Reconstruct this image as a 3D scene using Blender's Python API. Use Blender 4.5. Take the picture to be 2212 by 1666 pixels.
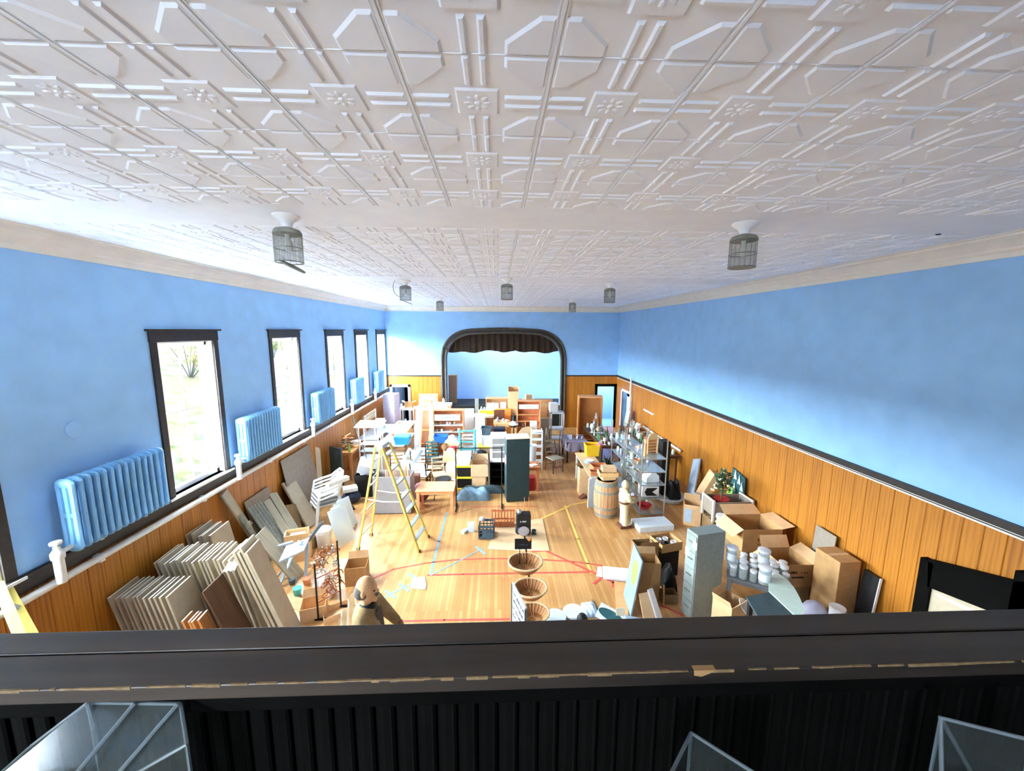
import bpy, bmesh, math, random
from mathutils import Vector, Matrix, Euler
random.seed(7)
for o in list(bpy.data.objects): bpy.data.objects.remove(o, do_unlink=True)
SC = bpy.context.scene; COL = SC.collection
PI = math.pi
# ---------------------------------------------------------------- camera
F, PITCH, YAW, ROLL, CH = 833.1, .1431, .0378, -.0044, 4.5
_cp, _sp, _cy, _sy = math.cos(PITCH), math.sin(PITCH), math.cos(YAW), math.sin(YAW)
FW = Vector((_sy*_cp, _cy*_cp, -_sp)); _rt = Vector((_cy, -_sy, 0)); _up = _rt.cross(FW)
RT = _rt*math.cos(ROLL) - _up*math.sin(ROLL); UP = _rt*math.sin(ROLL) + _up*math.cos(ROLL)
cam = bpy.data.cameras.new('camera'); camo = bpy.data.objects.new('camera', cam); COL.objects.link(camo)
cam.sensor_fit = 'HORIZONTAL'; cam.sensor_width = 36; cam.lens = 36*F/2212; cam.clip_start = .02; cam.clip_end = 300
camo.matrix_world = Matrix(((RT.x, UP.x, -FW.x, 0), (RT.y, UP.y, -FW.y, 0), (RT.z, UP.z, -FW.z, CH), (0, 0, 0, 1)))
SC.camera = camo
# ---------------------------------------------------------------- world, sun, exposure
SC.view_settings.view_transform = 'Standard'; SC.view_settings.look = 'None'
SC.view_settings.gamma = 1; SC.view_settings.use_curve_mapping = False
SC.view_settings.exposure = 3.28
W = bpy.data.worlds.new('world'); SC.world = W; W.use_nodes = True
_bg = W.node_tree.nodes['Background']; _bg.inputs[0].default_value = (.84, .94, 1, 1); _bg.inputs[1].default_value = 14
def area(name, loc, rot, sx, sy, e, portal=False, col=(1, 1, 1)):
    l = bpy.data.lights.new(name, 'AREA'); l.shape = 'RECTANGLE'; l.size = sx; l.size_y = sy; l.energy = e; l.color = col
    o = bpy.data.objects.new(name, l); o.location = loc; o.rotation_euler = rot; COL.objects.link(o)
    if portal: l.cycles.is_portal = True
    return o
# ---------------------------------------------------------------- pixels -> places
def ray(x, y): return RT*((x-1106)/F) - UP*((y-833)/F) + FW
def P(x, y, z=0): r = ray(x, y); return Vector((0, 0, CH)) + r*((z-CH)/r.z)     # point at height z
def Q(x, y, Y): r = ray(x, y); return Vector((0, 0, CH)) + r*(Y/r.y)            # point at depth Y
def QX(x, y, X): r = ray(x, y); return Vector((0, 0, CH)) + r*(X/r.x)           # point on a side wall
def rect(x0, y0, x1, y1, Y):
    xm, ym = (x0+x1)/2, (y0+y1)/2; a = Q(x0, ym, Y).x; b = Q(x1, ym, Y).x
    return (a+b)/2, b-a, Q(xm, y1, Y).z, Q(xm, y0, Y).z                          # cx, width, z0, z1
# ---------------------------------------------------------------- mesh builder
class MB:
    def __init__(s): s.v = []; s.f = []
    def add(s, vs, fs):
        n = len(s.v); s.v += [tuple(v) for v in vs]; s.f += [tuple(i+n for i in f) for f in fs]; return s
    def box(s, x0, x1, y0, y1, z0, z1):
        return s.add([(x0,y0,z0),(x1,y0,z0),(x1,y1,z0),(x0,y1,z0),(x0,y0,z1),(x1,y0,z1),(x1,y1,z1),(x0,y1,z1)],
                     [(0,3,2,1),(4,5,6,7),(0,1,5,4),(1,2,6,5),(2,3,7,6),(3,0,4,7)])
    def cbox(s, cx, cy, z0, w, d, h): return s.box(cx-w/2, cx+w/2, cy-d/2, cy+d/2, z0, z0+h)
    def obox(s, c, size, m):                                    # oriented box, m 3x3
        c = Vector(c); a, b, d = [Vector(m.col[i])*size[i]/2 for i in range(3)]
        vs = [c+i*a+j*b+k*d for k in (-1,1) for j in (-1,1) for i in (-1,1)]
        return s.add(vs, [(0,2,3,1),(4,5,7,6),(0,1,5,4),(1,3,7,5),(3,2,6,7),(2,0,4,6)])
    def taper(s, w0, d0, w1, d1, z0, z1, cx=0, cy=0):
        vs = [(cx+i*w/2, cy+j*d/2, z) for w, d, z in ((w0,d0,z0),(w1,d1,z1)) for i, j in ((-1,-1),(1,-1),(1,1),(-1,1))]
        return s.add(vs, [(0,3,2,1),(4,5,6,7),(0,1,5,4),(1,2,6,5),(2,3,7,6),(3,0,4,7)])
    def beam(s, p, q, w, h=None, up=(0,0,1)):
        p, q = Vector(p), Vector(q); h = h or w; z = (q-p); L = z.length
        if L < 1e-6: return s
        z.normalize(); u = Vector(up)
        if abs(u.dot(z)) > .95: u = Vector((1,0,0))
        x = u.cross(z).normalized(); y = z.cross(x)
        return s.obox((p+q)/2, (w, h, L), Matrix((x, y, z)).transposed())
    def tube(s, pts, r, n=8, cap=True):
        pts = [Vector(p) for p in pts]; rs = r if isinstance(r, (list, tuple)) else [r]*len(pts); rings = []
        for i, p in enumerate(pts):
            t = (pts[min(i+1, len(pts)-1)]-pts[max(i-1, 0)]).normalized()
            u = Vector((0,0,1)) if abs(t.z) < .9 else Vector((1,0,0))
            x = u.cross(t).normalized(); y = t.cross(x)
            rings.append([p + (x*math.cos(2*PI*k/n) + y*math.sin(2*PI*k/n))*rs[i] for k in range(n)])
        vs = [v for g in rings for v in g]; fs = []
        for i in range(len(pts)-1):
            for k in range(n): fs.append((i*n+k, i*n+(k+1) % n, (i+1)*n+(k+1) % n, (i+1)*n+k))
        if cap: fs += [tuple(range(n-1, -1, -1)), tuple((len(pts)-1)*n+k for k in range(n))]
        return s.add(vs, fs)
    def lathe(s, prof, n=16, c=(0,0,0), sx=1, sy=1, m=None):
        vs = []; fs = []; c = Vector(c)
        for r, z in prof:
            for k in range(n):
                v = Vector((r*sx*math.cos(2*PI*k/n), r*sy*math.sin(2*PI*k/n), z)); vs.append(c + (m @ v if m else v))
        for i in range(len(prof)-1):
            for k in range(n): fs.append((i*n+k, i*n+(k+1) % n, (i+1)*n+(k+1) % n, (i+1)*n+k))
        if prof[0][0] > 1e-5: fs.append(tuple(range(n-1, -1, -1)))
        if prof[-1][0] > 1e-5: fs.append(tuple((len(prof)-1)*n+k for k in range(n)))
        return s.add(vs, fs)
    def ext(s, poly, vec):                                      # closed polygon of 3d points extruded along vec
        n = len(poly); vec = Vector(vec); vs = [Vector(p) for p in poly] + [Vector(p)+vec for p in poly]
        return s.add(vs, [tuple(range(n-1, -1, -1)), tuple(range(n, 2*n))] + [(i, (i+1) % n, n+(i+1) % n, n+i) for i in range(n)])
    def ell(s, c, r, n=12, m=8, rot=None):
        c = Vector(c); vs = []; fs = []
        for i in range(m+1):
            t = PI*i/m
            for k in range(n):
                v = Vector((r[0]*math.sin(t)*math.cos(2*PI*k/n), r[1]*math.sin(t)*math.sin(2*PI*k/n), r[2]*math.cos(t))); vs.append(c+(rot @ v if rot else v))
        for i in range(m):
            for k in range(n): fs.append((i*n+k, (i+1)*n+k, (i+1)*n+(k+1) % n, i*n+(k+1) % n))
        return s.add(vs, fs)
    def grid(s, f, nu, nv):                                     # sheet of points f(u,v), 0..1
        vs = [f(i/nu, j/nv) for j in range(nv+1) for i in range(nu+1)]
        return s.add(vs, [(j*(nu+1)+i, j*(nu+1)+i+1, (j+1)*(nu+1)+i+1, (j+1)*(nu+1)+i) for j in range(nv) for i in range(nu)])
    def xf(s, m): s.v = [tuple(m @ Vector(v)) for v in s.v]; return s
    def mesh(s, name, m=None, smooth=False):
        me = bpy.data.meshes.new(name); me.from_pydata(s.v, [], s.f)
        bm = bmesh.new(); bm.from_mesh(me); bmesh.ops.remove_doubles(bm, verts=bm.verts, dist=1e-6) if smooth else None
        bmesh.ops.recalc_face_normals(bm, faces=bm.faces); bm.to_mesh(me); bm.free()
        if m: me.materials.append(M[m] if isinstance(m, str) else m)
        if smooth:
            for p in me.polygons: p.use_smooth = True
            try: me.set_sharp_from_angle(angle=math.radians(42))
            except Exception: pass
        return me
    def build(s, name, m, parent=None, smooth=False, bev=0, solid=0):
        o = bpy.data.objects.new(name, s.mesh(name, m, smooth)); COL.objects.link(o); o.parent = parent
        if solid: k = o.modifiers.new('s', 'SOLIDIFY'); k.thickness = solid; k.offset = 0
        if bev: k = o.modifiers.new('b', 'BEVEL'); k.width = bev; k.segments = 2; k.limit_method = 'ANGLE'
        return o
def tag(o, label, cat, group=None):
    o['label'] = label; o['category'] = cat
    if group: o['group'] = group
    return o
def thing(name, label, cat, loc=(0,0,0), rz=0, group=None, rot=None):
    o = bpy.data.objects.new(name, None); COL.objects.link(o); o.empty_display_size = .1
    o.location = loc; o.rotation_euler = rot or (0, 0, rz); return tag(o, label, cat, group)
def solo(name, label, cat, mb, m, loc=(0,0,0), rz=0, group=None, smooth=False, bev=0, rot=None, solid=0):
    o = mb.build(name, m, None, smooth, bev, solid); o.location = loc; o.rotation_euler = rot or (0, 0, rz); return tag(o, label, cat, group)
def struct(name, mb, m, parent=None, smooth=False, bev=0, label=None):
    o = mb.build(name, m, parent, smooth, bev)
    if not parent: o['kind'] = 'structure'
    if label: o['label'] = label
    return o
def inst(o, parent, name=None, loc=None, rot=None, scale=None):   # another object sharing o's mesh
    c = o.copy(); COL.objects.link(c); c.parent = parent
    if loc is not None: c.location = loc
    if rot is not None: c.rotation_euler = rot
    if scale is not None: c.scale = scale
    return c
def dup(root, loc, rz=0, label=None, group=None, scale=None, rot=None):
    r = root.copy(); COL.objects.link(r); r.location = loc; r.rotation_euler = rot or (0, 0, rz)
    if label: r['label'] = label
    if group: r['group'] = group
    if scale: r.scale = scale
    for ch in list(root.children):
        c = ch.copy(); COL.objects.link(c); c.parent = r
        for g in ch.children: d = g.copy(); COL.objects.link(d); d.parent = c
    return r
# ---------------------------------------------------------------- materials
M = {}
def lin(h):
    h = h.lstrip('#'); c = [int(h[i:i+2], 16)/255 for i in (0, 2, 4)]
    return tuple(x/12.92 if x <= .04045 else ((x+.055)/1.055)**2.4 for x in c)
def _new(name):
    m = bpy.data.materials.new(name); m.use_nodes = True; nt = m.node_tree; p = nt.nodes['Principled BSDF']; M[name] = m
    return m, nt, p
def _coord(nt, rnd=True, sc=(1,1,1)):
    tc = nt.nodes.new('ShaderNodeTexCoord'); mp = nt.nodes.new('ShaderNodeMapping'); mp.inputs['Scale'].default_value = sc
    nt.links.new(tc.outputs['Object'], mp.inputs['Vector'])
    if rnd:
        oi = nt.nodes.new('ShaderNodeObjectInfo'); mu = nt.nodes.new('ShaderNodeVectorMath'); mu.operation = 'SCALE'
        mu.inputs[0].default_value = (37, 53, 71); nt.links.new(oi.outputs['Random'], mu.inputs['Scale']); nt.links.new(mu.outputs[0], mp.inputs['Location'])
    return mp.outputs[0]
def _ramp(nt, fac, stops):
    r = nt.nodes.new('ShaderNodeValToRGB'); r.color_ramp.elements[0].position = stops[0][0]; r.color_ramp.elements[-1].position = stops[-1][0]
    for p, c in stops[1:-1]: r.color_ramp.elements.new(p)
    for e, (p, c) in zip(r.color_ramp.elements, stops): e.position = p; e.color = (*c, 1)
    nt.links.new(fac, r.inputs[0]); return r.outputs[0]
def _bump(nt, p, h, st, dist=.01):
    b = nt.nodes.new('ShaderNodeBump'); b.inputs['Strength'].default_value = st; b.inputs['Distance'].default_value = dist
    nt.links.new(h, b.inputs['Height']); nt.links.new(b.outputs[0], p.inputs['Normal'])
def paint(name, hx, rough=.6, metal=0, var=.08, sc=6, bump=.0, sp=.4, alpha=None):
    m, nt, p = _new(name); c = lin(hx); p.inputs['Roughness'].default_value = rough; p.inputs['Metallic'].default_value = metal
    p.inputs['Specular IOR Level'].default_value = sp
    n = nt.nodes.new('ShaderNodeTexNoise'); n.inputs['Scale'].default_value = sc; n.inputs['Detail'].default_value = 5
    nt.links.new(_coord(nt), n.inputs['Vector'])
    nt.links.new(_ramp(nt, n.outputs['Fac'], [(.3, tuple(x*(1-var) for x in c)), (.7, tuple(min(1, x*(1+var)) for x in c))]), p.inputs['Base Color'])
    if bump: _bump(nt, p, n.outputs['Fac'], bump)
    if alpha is not None: p.inputs['Alpha'].default_value = alpha
    return m
def wood(name, a, b, axis=2, sc=1.0, rough=.5, sp=.35, cath=False):
    m, nt, p = _new(name); p.inputs['Roughness'].default_value = rough; p.inputs['Specular IOR Level'].default_value = sp
    s = [14*sc]*3; s[axis] = .9*sc; v = _coord(nt, True, tuple(s))
    n = nt.nodes.new('ShaderNodeTexNoise'); n.inputs['Scale'].default_value = 1.6; n.inputs['Detail'].default_value = 6; n.inputs['Distortion'].default_value = .9 if not cath else 2.2
    nt.links.new(v, n.inputs['Vector'])
    w = nt.nodes.new('ShaderNodeTexWave'); w.inputs['Scale'].default_value = .55; w.inputs['Distortion'].default_value = 7; w.inputs['Detail'].default_value = 3; w.inputs['Detail Scale'].default_value = 1.2
    nt.links.new(v, w.inputs['Vector'])
    mx = nt.nodes.new('ShaderNodeMath'); mx.operation = 'MULTIPLY_ADD'; mx.inputs[1].default_value = .35 if cath else .22; nt.links.new(w.outputs['Fac'], mx.inputs[0]); nt.links.new(n.outputs['Fac'], mx.inputs[2])
    oi = nt.nodes.new('ShaderNodeObjectInfo'); ad = nt.nodes.new('ShaderNodeMath'); ad.operation = 'MULTIPLY_ADD'; ad.inputs[1].default_value = .22; nt.links.new(oi.outputs['Random'], ad.inputs[0]); nt.links.new(mx.outputs[0], ad.inputs[2])
    nt.links.new(_ramp(nt, ad.outputs[0], [(.35, lin(a)), (.62, tuple((x+y)/2 for x, y in zip(lin(a), lin(b)))), (1.0, lin(b))]), p.inputs['Base Color'])
    _bump(nt, p, n.outputs['Fac'], .15, .004)
    return m
def clear(name, tint=(.95,.97,1), gl=.08, rough=.05, body=0, bcol=(.8,.85,.9), fr=.5):      # thin clear pane: see-through with a gloss
    m = bpy.data.materials.new(name); m.use_nodes = True; nt = m.node_tree; nt.nodes.clear(); M[name] = m
    o = nt.nodes.new('ShaderNodeOutputMaterial'); t = nt.nodes.new('ShaderNodeBsdfTransparent'); t.inputs[0].default_value = (*tint, 1)
    g = nt.nodes.new('ShaderNodeBsdfGlossy'); g.inputs['Roughness'].default_value = rough
    lw = nt.nodes.new('ShaderNodeLayerWeight'); lw.inputs[0].default_value = .25; ma = nt.nodes.new('ShaderNodeMath'); ma.operation = 'MULTIPLY_ADD'; ma.inputs[1].default_value = fr; ma.inputs[2].default_value = gl
    nt.links.new(lw.outputs['Fresnel'], ma.inputs[0]); x = nt.nodes.new('ShaderNodeMixShader'); nt.links.new(ma.outputs[0], x.inputs[0]); nt.links.new(t.outputs[0], x.inputs[1]); nt.links.new(g.outputs[0], x.inputs[2]); out = x.outputs[0]
    if body:
        d = nt.nodes.new('ShaderNodeBsdfDiffuse'); d.inputs[0].default_value = (*bcol, 1); y = nt.nodes.new('ShaderNodeMixShader'); y.inputs[0].default_value = body
        nt.links.new(out, y.inputs[1]); nt.links.new(d.outputs[0], y.inputs[2]); out = y.outputs[0]
    nt.links.new(out, o.inputs[0]); return m
for a in [('plaster_blue','#98c8f6',.75,0,.06,3),('ceiling_white','#e8f1ff',.6,0,.03,4),('trim_white','#e6e2da',.55,0,.04,5),('dark_brown','#2d2622',.5,0,.25,14),
          ('near_black','#080807',.6,0,.3,10),('vinyl_white','#f2f4f6',.4,0,.02,5),('radiator_blue','#8ac6f5',.45,0,.06,8),('pipe_white','#e4e2dc',.5,0,.06,12),
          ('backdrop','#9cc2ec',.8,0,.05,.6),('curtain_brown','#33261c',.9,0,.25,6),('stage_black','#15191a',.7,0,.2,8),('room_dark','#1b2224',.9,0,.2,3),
          ('grey_metal','#8b9490',.45,0,.1,20),('steel','#b9c0c4',.3,.9,.05,20),('black_metal','#1a1b1d',.45,.3,.2,20),('black','#141517',.55,0,.2,10),('white','#eef0f2',.5,0,.03,8),('cool_white','#dfeaf3',.5,0,.04,8),
          ('cream','#e8dcc2',.6,0,.06,6),('tan','#d9b98f',.65,0,.08,8),('card','#b98f5e',.8,0,.1,10),('card_pale','#e2b98a',.8,0,.08,10),('card_dark','#8a6f4c',.8,0,.12,10),
          ('grey','#9a979b',.7,0,.06,7),('mid_grey','#6d6f73',.7,0,.12,8),('taupe','#8f8375',.8,0,.1,12),('brown','#6b3f2b',.6,0,.15,10),('red','#b3232b',.6,0,.12,8),('pink','#f07ab8',.6,0,.05,8),('orange','#f39b45',.6,0,.05,8),
          ('yellow','#f6c928',.5,0,.05,8),('ladder_yellow','#dccb6a',.45,0,.07,9),('teal','#4fc0cc',.5,0,.06,8),('teal_dark','#2a5a60',.6,0,.2,12),('blue','#2a6fc4',.5,0,.1,8),('bin_blue','#35a5ea',.45,0,.04,8),('navy','#23304a',.7,0,.2,9),
          ('green_black','#1d3538',.6,0,.3,40),('green','#3d6b45',.7,0,.3,20),('leaf','#2f4a2c',.7,0,.4,12),('sign_blue','#7f97a8',.7,0,.12,7),('sign_white','#a9b4bd',.7,0,.03,6),('lime','#86c850',.7,0,.05,6),('pale_green','#cfe3d6',.6,0,.05,6),('slate','#4a5a66',.8,0,.2,14),('tarp','#6f8ea3',.65,0,.2,7),('skin','#d9a878',.55,0,.08,10),
          ('hair_grey','#6b665f',.9,0,.3,40),('coat','#9a8058',.8,0,.2,14),('khaki','#d9d0a8',.7,0,.06,10),('rust','#b0683f',.6,0,.2,25),('wicker','#a9744a',.75,0,.35,60),('kraft','#dcb88e',.8,0,.08,5),('purple_grey','#8f8699',.8,0,.2,18),('paper','#f1f3f5',.7,0,.02,6),
          ('plum','#7d4a5c',.7,0,.15,9),('terracotta','#d58358',.6,0,.1,8),('chalk','#3c4d52',.8,0,.2,6),('blue_grey','#b7cbe0',.6,0,.08,10),('deck_grey','#4a4842',.5,0,.35,5),('lavender','#c9c6dd',.6,0,.08,8),('stone','#b9ab92',.75,0,.12,9),('stone_grey','#8b8d86',.8,0,.2,14),
          ('tape_red','#cf5048',.6,0,.2,30),('tape_blue','#7f9fae',.6,0,.15,30),('tape_yellow','#e9bf62',.6,0,.15,30),('ink','#2c2a2c',.7,0,.1,10),('ink_soft','#7a8a99',.7,0,.1,10),('beige','#b5a78f',.7,0,.07,7),('beige_edge','#eceade',.6,0,.03,7)]:
    paint(a[0], a[1], a[2], a[3], a[4], a[5])
paint('mesh_metal', '#7b827a', .5, .6, .1, 30); paint('bulb', '#e9e9e4', .2)
M['near_black'].node_tree.nodes['Principled BSDF'].inputs['Specular IOR Level'].default_value = .06; M['near_black'].node_tree.nodes['Principled BSDF'].inputs['Roughness'].default_value = .8
wood('panel', '#8f5418', '#ba7826', 2, .8, .45, cath=True)
wood('oak', '#d98f56', '#edb27c', 0, 1.2); wood('pine', '#e2b070', '#f2cf9a', 2, 1.2); wood('honey', '#b9743a', '#d99a58', 2, 1.2)
wood('weathered', '#8f8a7c', '#c2b9a3', 2, 1.3, .8); wood('barrel_wood', '#a87a54', '#d9ae84', 2, 1.4, .7); wood('walnut', '#4a3324', '#6d4c33', 2, 1.2); wood('table_orange', '#e38f5c', '#f0aa7a', 0, 1.0)
clear('glass', (.97,.99,1), .01, .05, 0, (1,1,1), .25); clear('acrylic', (.88,.90,.90), .012, .15, .10, (.16,.19,.18), .12); clear('acrylic_edge', (.8,.85,.9), .03, .2, .5, (.30,.35,.36), .2)
clear('poly', (.92,.95,1), .12, .15, .35, (.9,.94,1)); clear('jar_glass', (.88,.93,.93), .15, .05, .22, (.8,.87,.87))
# ================================================================ STRUCTURE
XL, XR, YD, ZC, ZT = -4.99, 5.54, 17.5, 5.53, 5.30
YB = -4.0
# floor material: narrow strips running down the hall
m, nt, p = _new('floor_wood'); p.inputs['Roughness'].default_value = .33; p.inputs['Specular IOR Level'].default_value = .45
tc = nt.nodes.new('ShaderNodeTexCoord'); mp = nt.nodes.new('ShaderNodeMapping'); mp.inputs['Rotation'].default_value = (0, 0, PI/2); nt.links.new(tc.outputs['Object'], mp.inputs[0])
br = nt.nodes.new('ShaderNodeTexBrick'); br.offset = .37; br.inputs['Scale'].default_value = 1; br.inputs['Brick Width'].default_value = 1.3; br.inputs['Row Height'].default_value = .062
br.inputs['Mortar Size'].default_value = .0016; br.inputs['Bias'].default_value = 0; br.inputs['Color1'].default_value = (*lin('#c28c52'), 1); br.inputs['Color2'].default_value = (*lin('#d8a86e'), 1); br.inputs['Mortar'].default_value = (*lin('#8f6336'), 1)
nt.links.new(mp.outputs[0], br.inputs[0])
n1 = nt.nodes.new('ShaderNodeTexNoise'); n1.inputs['Scale'].default_value = .8; n1.inputs['Detail'].default_value = 6; nt.links.new(tc.outputs['Object'], n1.inputs[0])
wear = _ramp(nt, n1.outputs['Fac'], [(.35, (.72, .66, .58)), (.62, (1, 1, 1))])
mx = nt.nodes.new('ShaderNodeMixRGB'); mx.blend_type = 'MULTIPLY'; mx.inputs[0].default_value = .8; nt.links.new(br.outputs[0], mx.inputs[1]); nt.links.new(wear, mx.inputs[2]); nt.links.new(mx.outputs[0], p.inputs['Base Color'])
_bump(nt, p, br.outputs['Fac'], -.2, .002)
struct('floor', MB().box(XL-.2, XR+.2, YB, YD+.2, -.2, 0), 'floor_wood')
# ---------------- ceiling with pressed-metal tiles
ceil = struct('ceiling', MB().box(XL-.3, XR+.3, YB, YD+.3, ZC, ZC+.25), 'ceiling_white')
TP = .61
def raised(mb, poly, h, ins):                                   # raised flat panel with sloped edge, hanging down from z=0
    n = len(poly); c = sum((Vector(q) for q in poly), Vector((0, 0)))/n
    lo = []
    for i, q in enumerate(poly):
        q = Vector(q); a = (Vector(poly[i-1])-q).normalized(); b = (Vector(poly[(i+1) % n])-q).normalized()
        d = a+b; d = d.normalized() if d.length > 1e-4 else (c-q).normalized(); sn = max(.35, abs(a.x*d.y-a.y*d.x)); lo.append(q+d*ins/sn)
    mb.add([(q[0], q[1], .001) for q in poly]+[(q.x, q.y, -h) for q in lo], [tuple(range(n, 2*n))]+[(i, (i+1) % n, n+(i+1) % n, n+i) for i in range(n)])
tile = MB(); h = TP/2
for sx in (-1, 1):
    for sy in (-1, 1):
        pts = [(sx*(h-.012), sy*(h-.004)), (sx*(h-.012), sy*.115), (sx*.235, sy*.115), (sx*.115, sy*.235), (sx*.115, sy*(h-.004))]
        raised(tile, pts if sx*sy > 0 else pts[::-1], .009, .012)
        for k in (0, 1):
            a, b = (.018, .050); q = [(sx*a, sy*.12), (sx*b, sy*.12), (sx*b, sy*(h-.006)), (sx*a, sy*(h-.006))]
            if k: q = [(y, x) for x, y in [(sy*a, sx*.12), (sy*b, sx*.12), (sy*b, sx*(h-.014)), (sy*a, sx*(h-.014))]]
            raised(tile, q, .010, .009)
raised(tile, [(-.098, -.098), (.098, -.098), (.098, .098), (-.098, .098)], .008, .010)
for k in range(8):
    a = k*PI/4; tile.ell((.045*math.cos(a), .045*math.sin(a), -.008), (.020, .012, .005), 6, 4, Matrix.Rotation(a, 3, 'Z'))
tile.ell((0, 0, -.008), (.016, .016, .007), 6, 4)
tile.box(h-.006, h+.006, -h+.001, h-.001, -.008, .001)
for s in (-1, 1): tile.box(s*(h-.0145)-.0025, s*(h-.0145)+.0025, -h+.001, h-.001, -.005, .001)
tile.box(-h+.02, h-.02, h-.002, h+.002, -.003, .001)
tme = tile.mesh('tile', 'ceiling_white')
rows = [1.01+TP*.5+TP*i for i in range(4)] + [4.16+TP*(i+.5) for i in range(6)] + [8.68+TP*(i+.5) for i in range(7)] + [13.6+TP*(i+.5) for i in range(6)]
cols = [.216-TP*.5+TP*k for k in range(-7, 9)]
tiles = sorted(((y, abs(x-.2), x) for y in rows for x in cols))
rest = MB()
for i, (y, _, x) in enumerate(tiles):
    if i < 300:
        o = bpy.data.objects.new('tile', tme); COL.objects.link(o); o.parent = ceil; o.location = (x, y, ZC)
    else: rest.add([(a+x, b+y, c+ZC) for a, b, c in tile.v], tile.f)
o = rest.build('distant_tiles', 'ceiling_white', ceil); o['kind'] = 'stuff'
v_ = P(2026, 507, ZC-.012); MB().ext([v_+Vector(q) for q in ((-.035,0,0),(.0,-.02,.004),(.04,.0,0),(.0,.012,-.006))], (0,0,.003)).build('peeling_flake', 'green_black', ceil)
# cornice: cove moulding along the walls
cprof = [(0, ZT), (.018, ZT), (.022, ZT+.05), (.05, ZT+.075), (.055, ZT+.10), (.13, ZT+.17), (.20, ZT+.195), (.205, ZT+.215), (.26, ZT+.222), (.26, ZC), (0, ZC)]
for nm, f, ln in (('trim_1', lambda a, z: (XL+a, YB, z), (0, YD-YB, 0)), ('trim_2', lambda a, z: (XR-a, YB, z), (0, YD-YB, 0)), ('trim_3', lambda a, z: (XL, YD-a, z), (XR-XL, 0, 0))):
    struct(nm, MB().ext([f(a, z) for a, z in cprof], ln), 'trim_white', label='white cornice moulding below the ceiling')
# ---------------- left wall with windows
WIN = [(-2.6, -1.36), (2.62, 3.86), (5.74, 7.08), (8.64, 9.96), (11.41, 12.72), (13.72, 15.06), (16.12, 17.44)]  # first window is out of view, added to brighten the near ceiling
ZS, ZH = 1.93, 4.36            # opening in the wall
wl = MB(); ys = [YB]
for a, b in WIN: ys += [a+.1, b-.1]
ys.append(YD+.2)
for i in range(0, len(ys), 2): wl.box(XL-.22, XL, ys[i], ys[i+1], 0, ZC)
for a, b in WIN: wl.box(XL-.22, XL, a+.1, b-.1, 0, ZS); wl.box(XL-.22, XL, a+.1, b-.1, ZH, ZC)
wall_l = struct('wall_left', wl, 'plaster_blue')
def boards(parent, n, pos, rz, z0s, z1, w=.2, skip=None):      # vertical grooved panel boards
    bm = {}
    for i in range(n):
        x, y = pos(i); z0 = 0
        if skip: z0 = skip(x, y)
        k = (round(z0, 2), round(z1, 2))
        if k not in bm:
            q = MB(); g = .006; q.ext([(-w/2+.001, 0, z0), (w/2-.001, 0, z0), (w/2-.001, -.006, z0), (w/2-g-.002, -.014, z0), (-w/2+g+.002, -.014, z0), (-w/2+.001, -.006, z0)], (0, 0, z1-z0)); bm[k] = q.mesh('board', 'panel')
        o = bpy.data.objects.new('board', bm[k]); COL.objects.link(o); o.parent = parent; o.location = (x, y, 0); o.rotation_euler = (0, 0, rz)
NB = int((YD-.9)/.2)
boards(wall_l, NB, lambda i: (XL, YD-.1-.2*i), PI/2, 0, 1.74)
MB().box(XL, XL+.035, .9, YD, 1.74, 1.91).build('rail', 'dark_brown', wall_l, bev=.006)
MB().box(XL, XL+.06, .9, YD, 1.90, 1.935).build('rail_cap', 'dark_brown', wall_l, bev=.006)
MB().lathe([(.10, 0), (.10, .012), (.085, .018), (.03, .02), (0, .02)], 24, (XL, 4.62, 3.32), m=Matrix.Rotation(PI/2, 3, 'Y')).build('round_patch', 'plaster_blue', wall_l, True)
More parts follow.
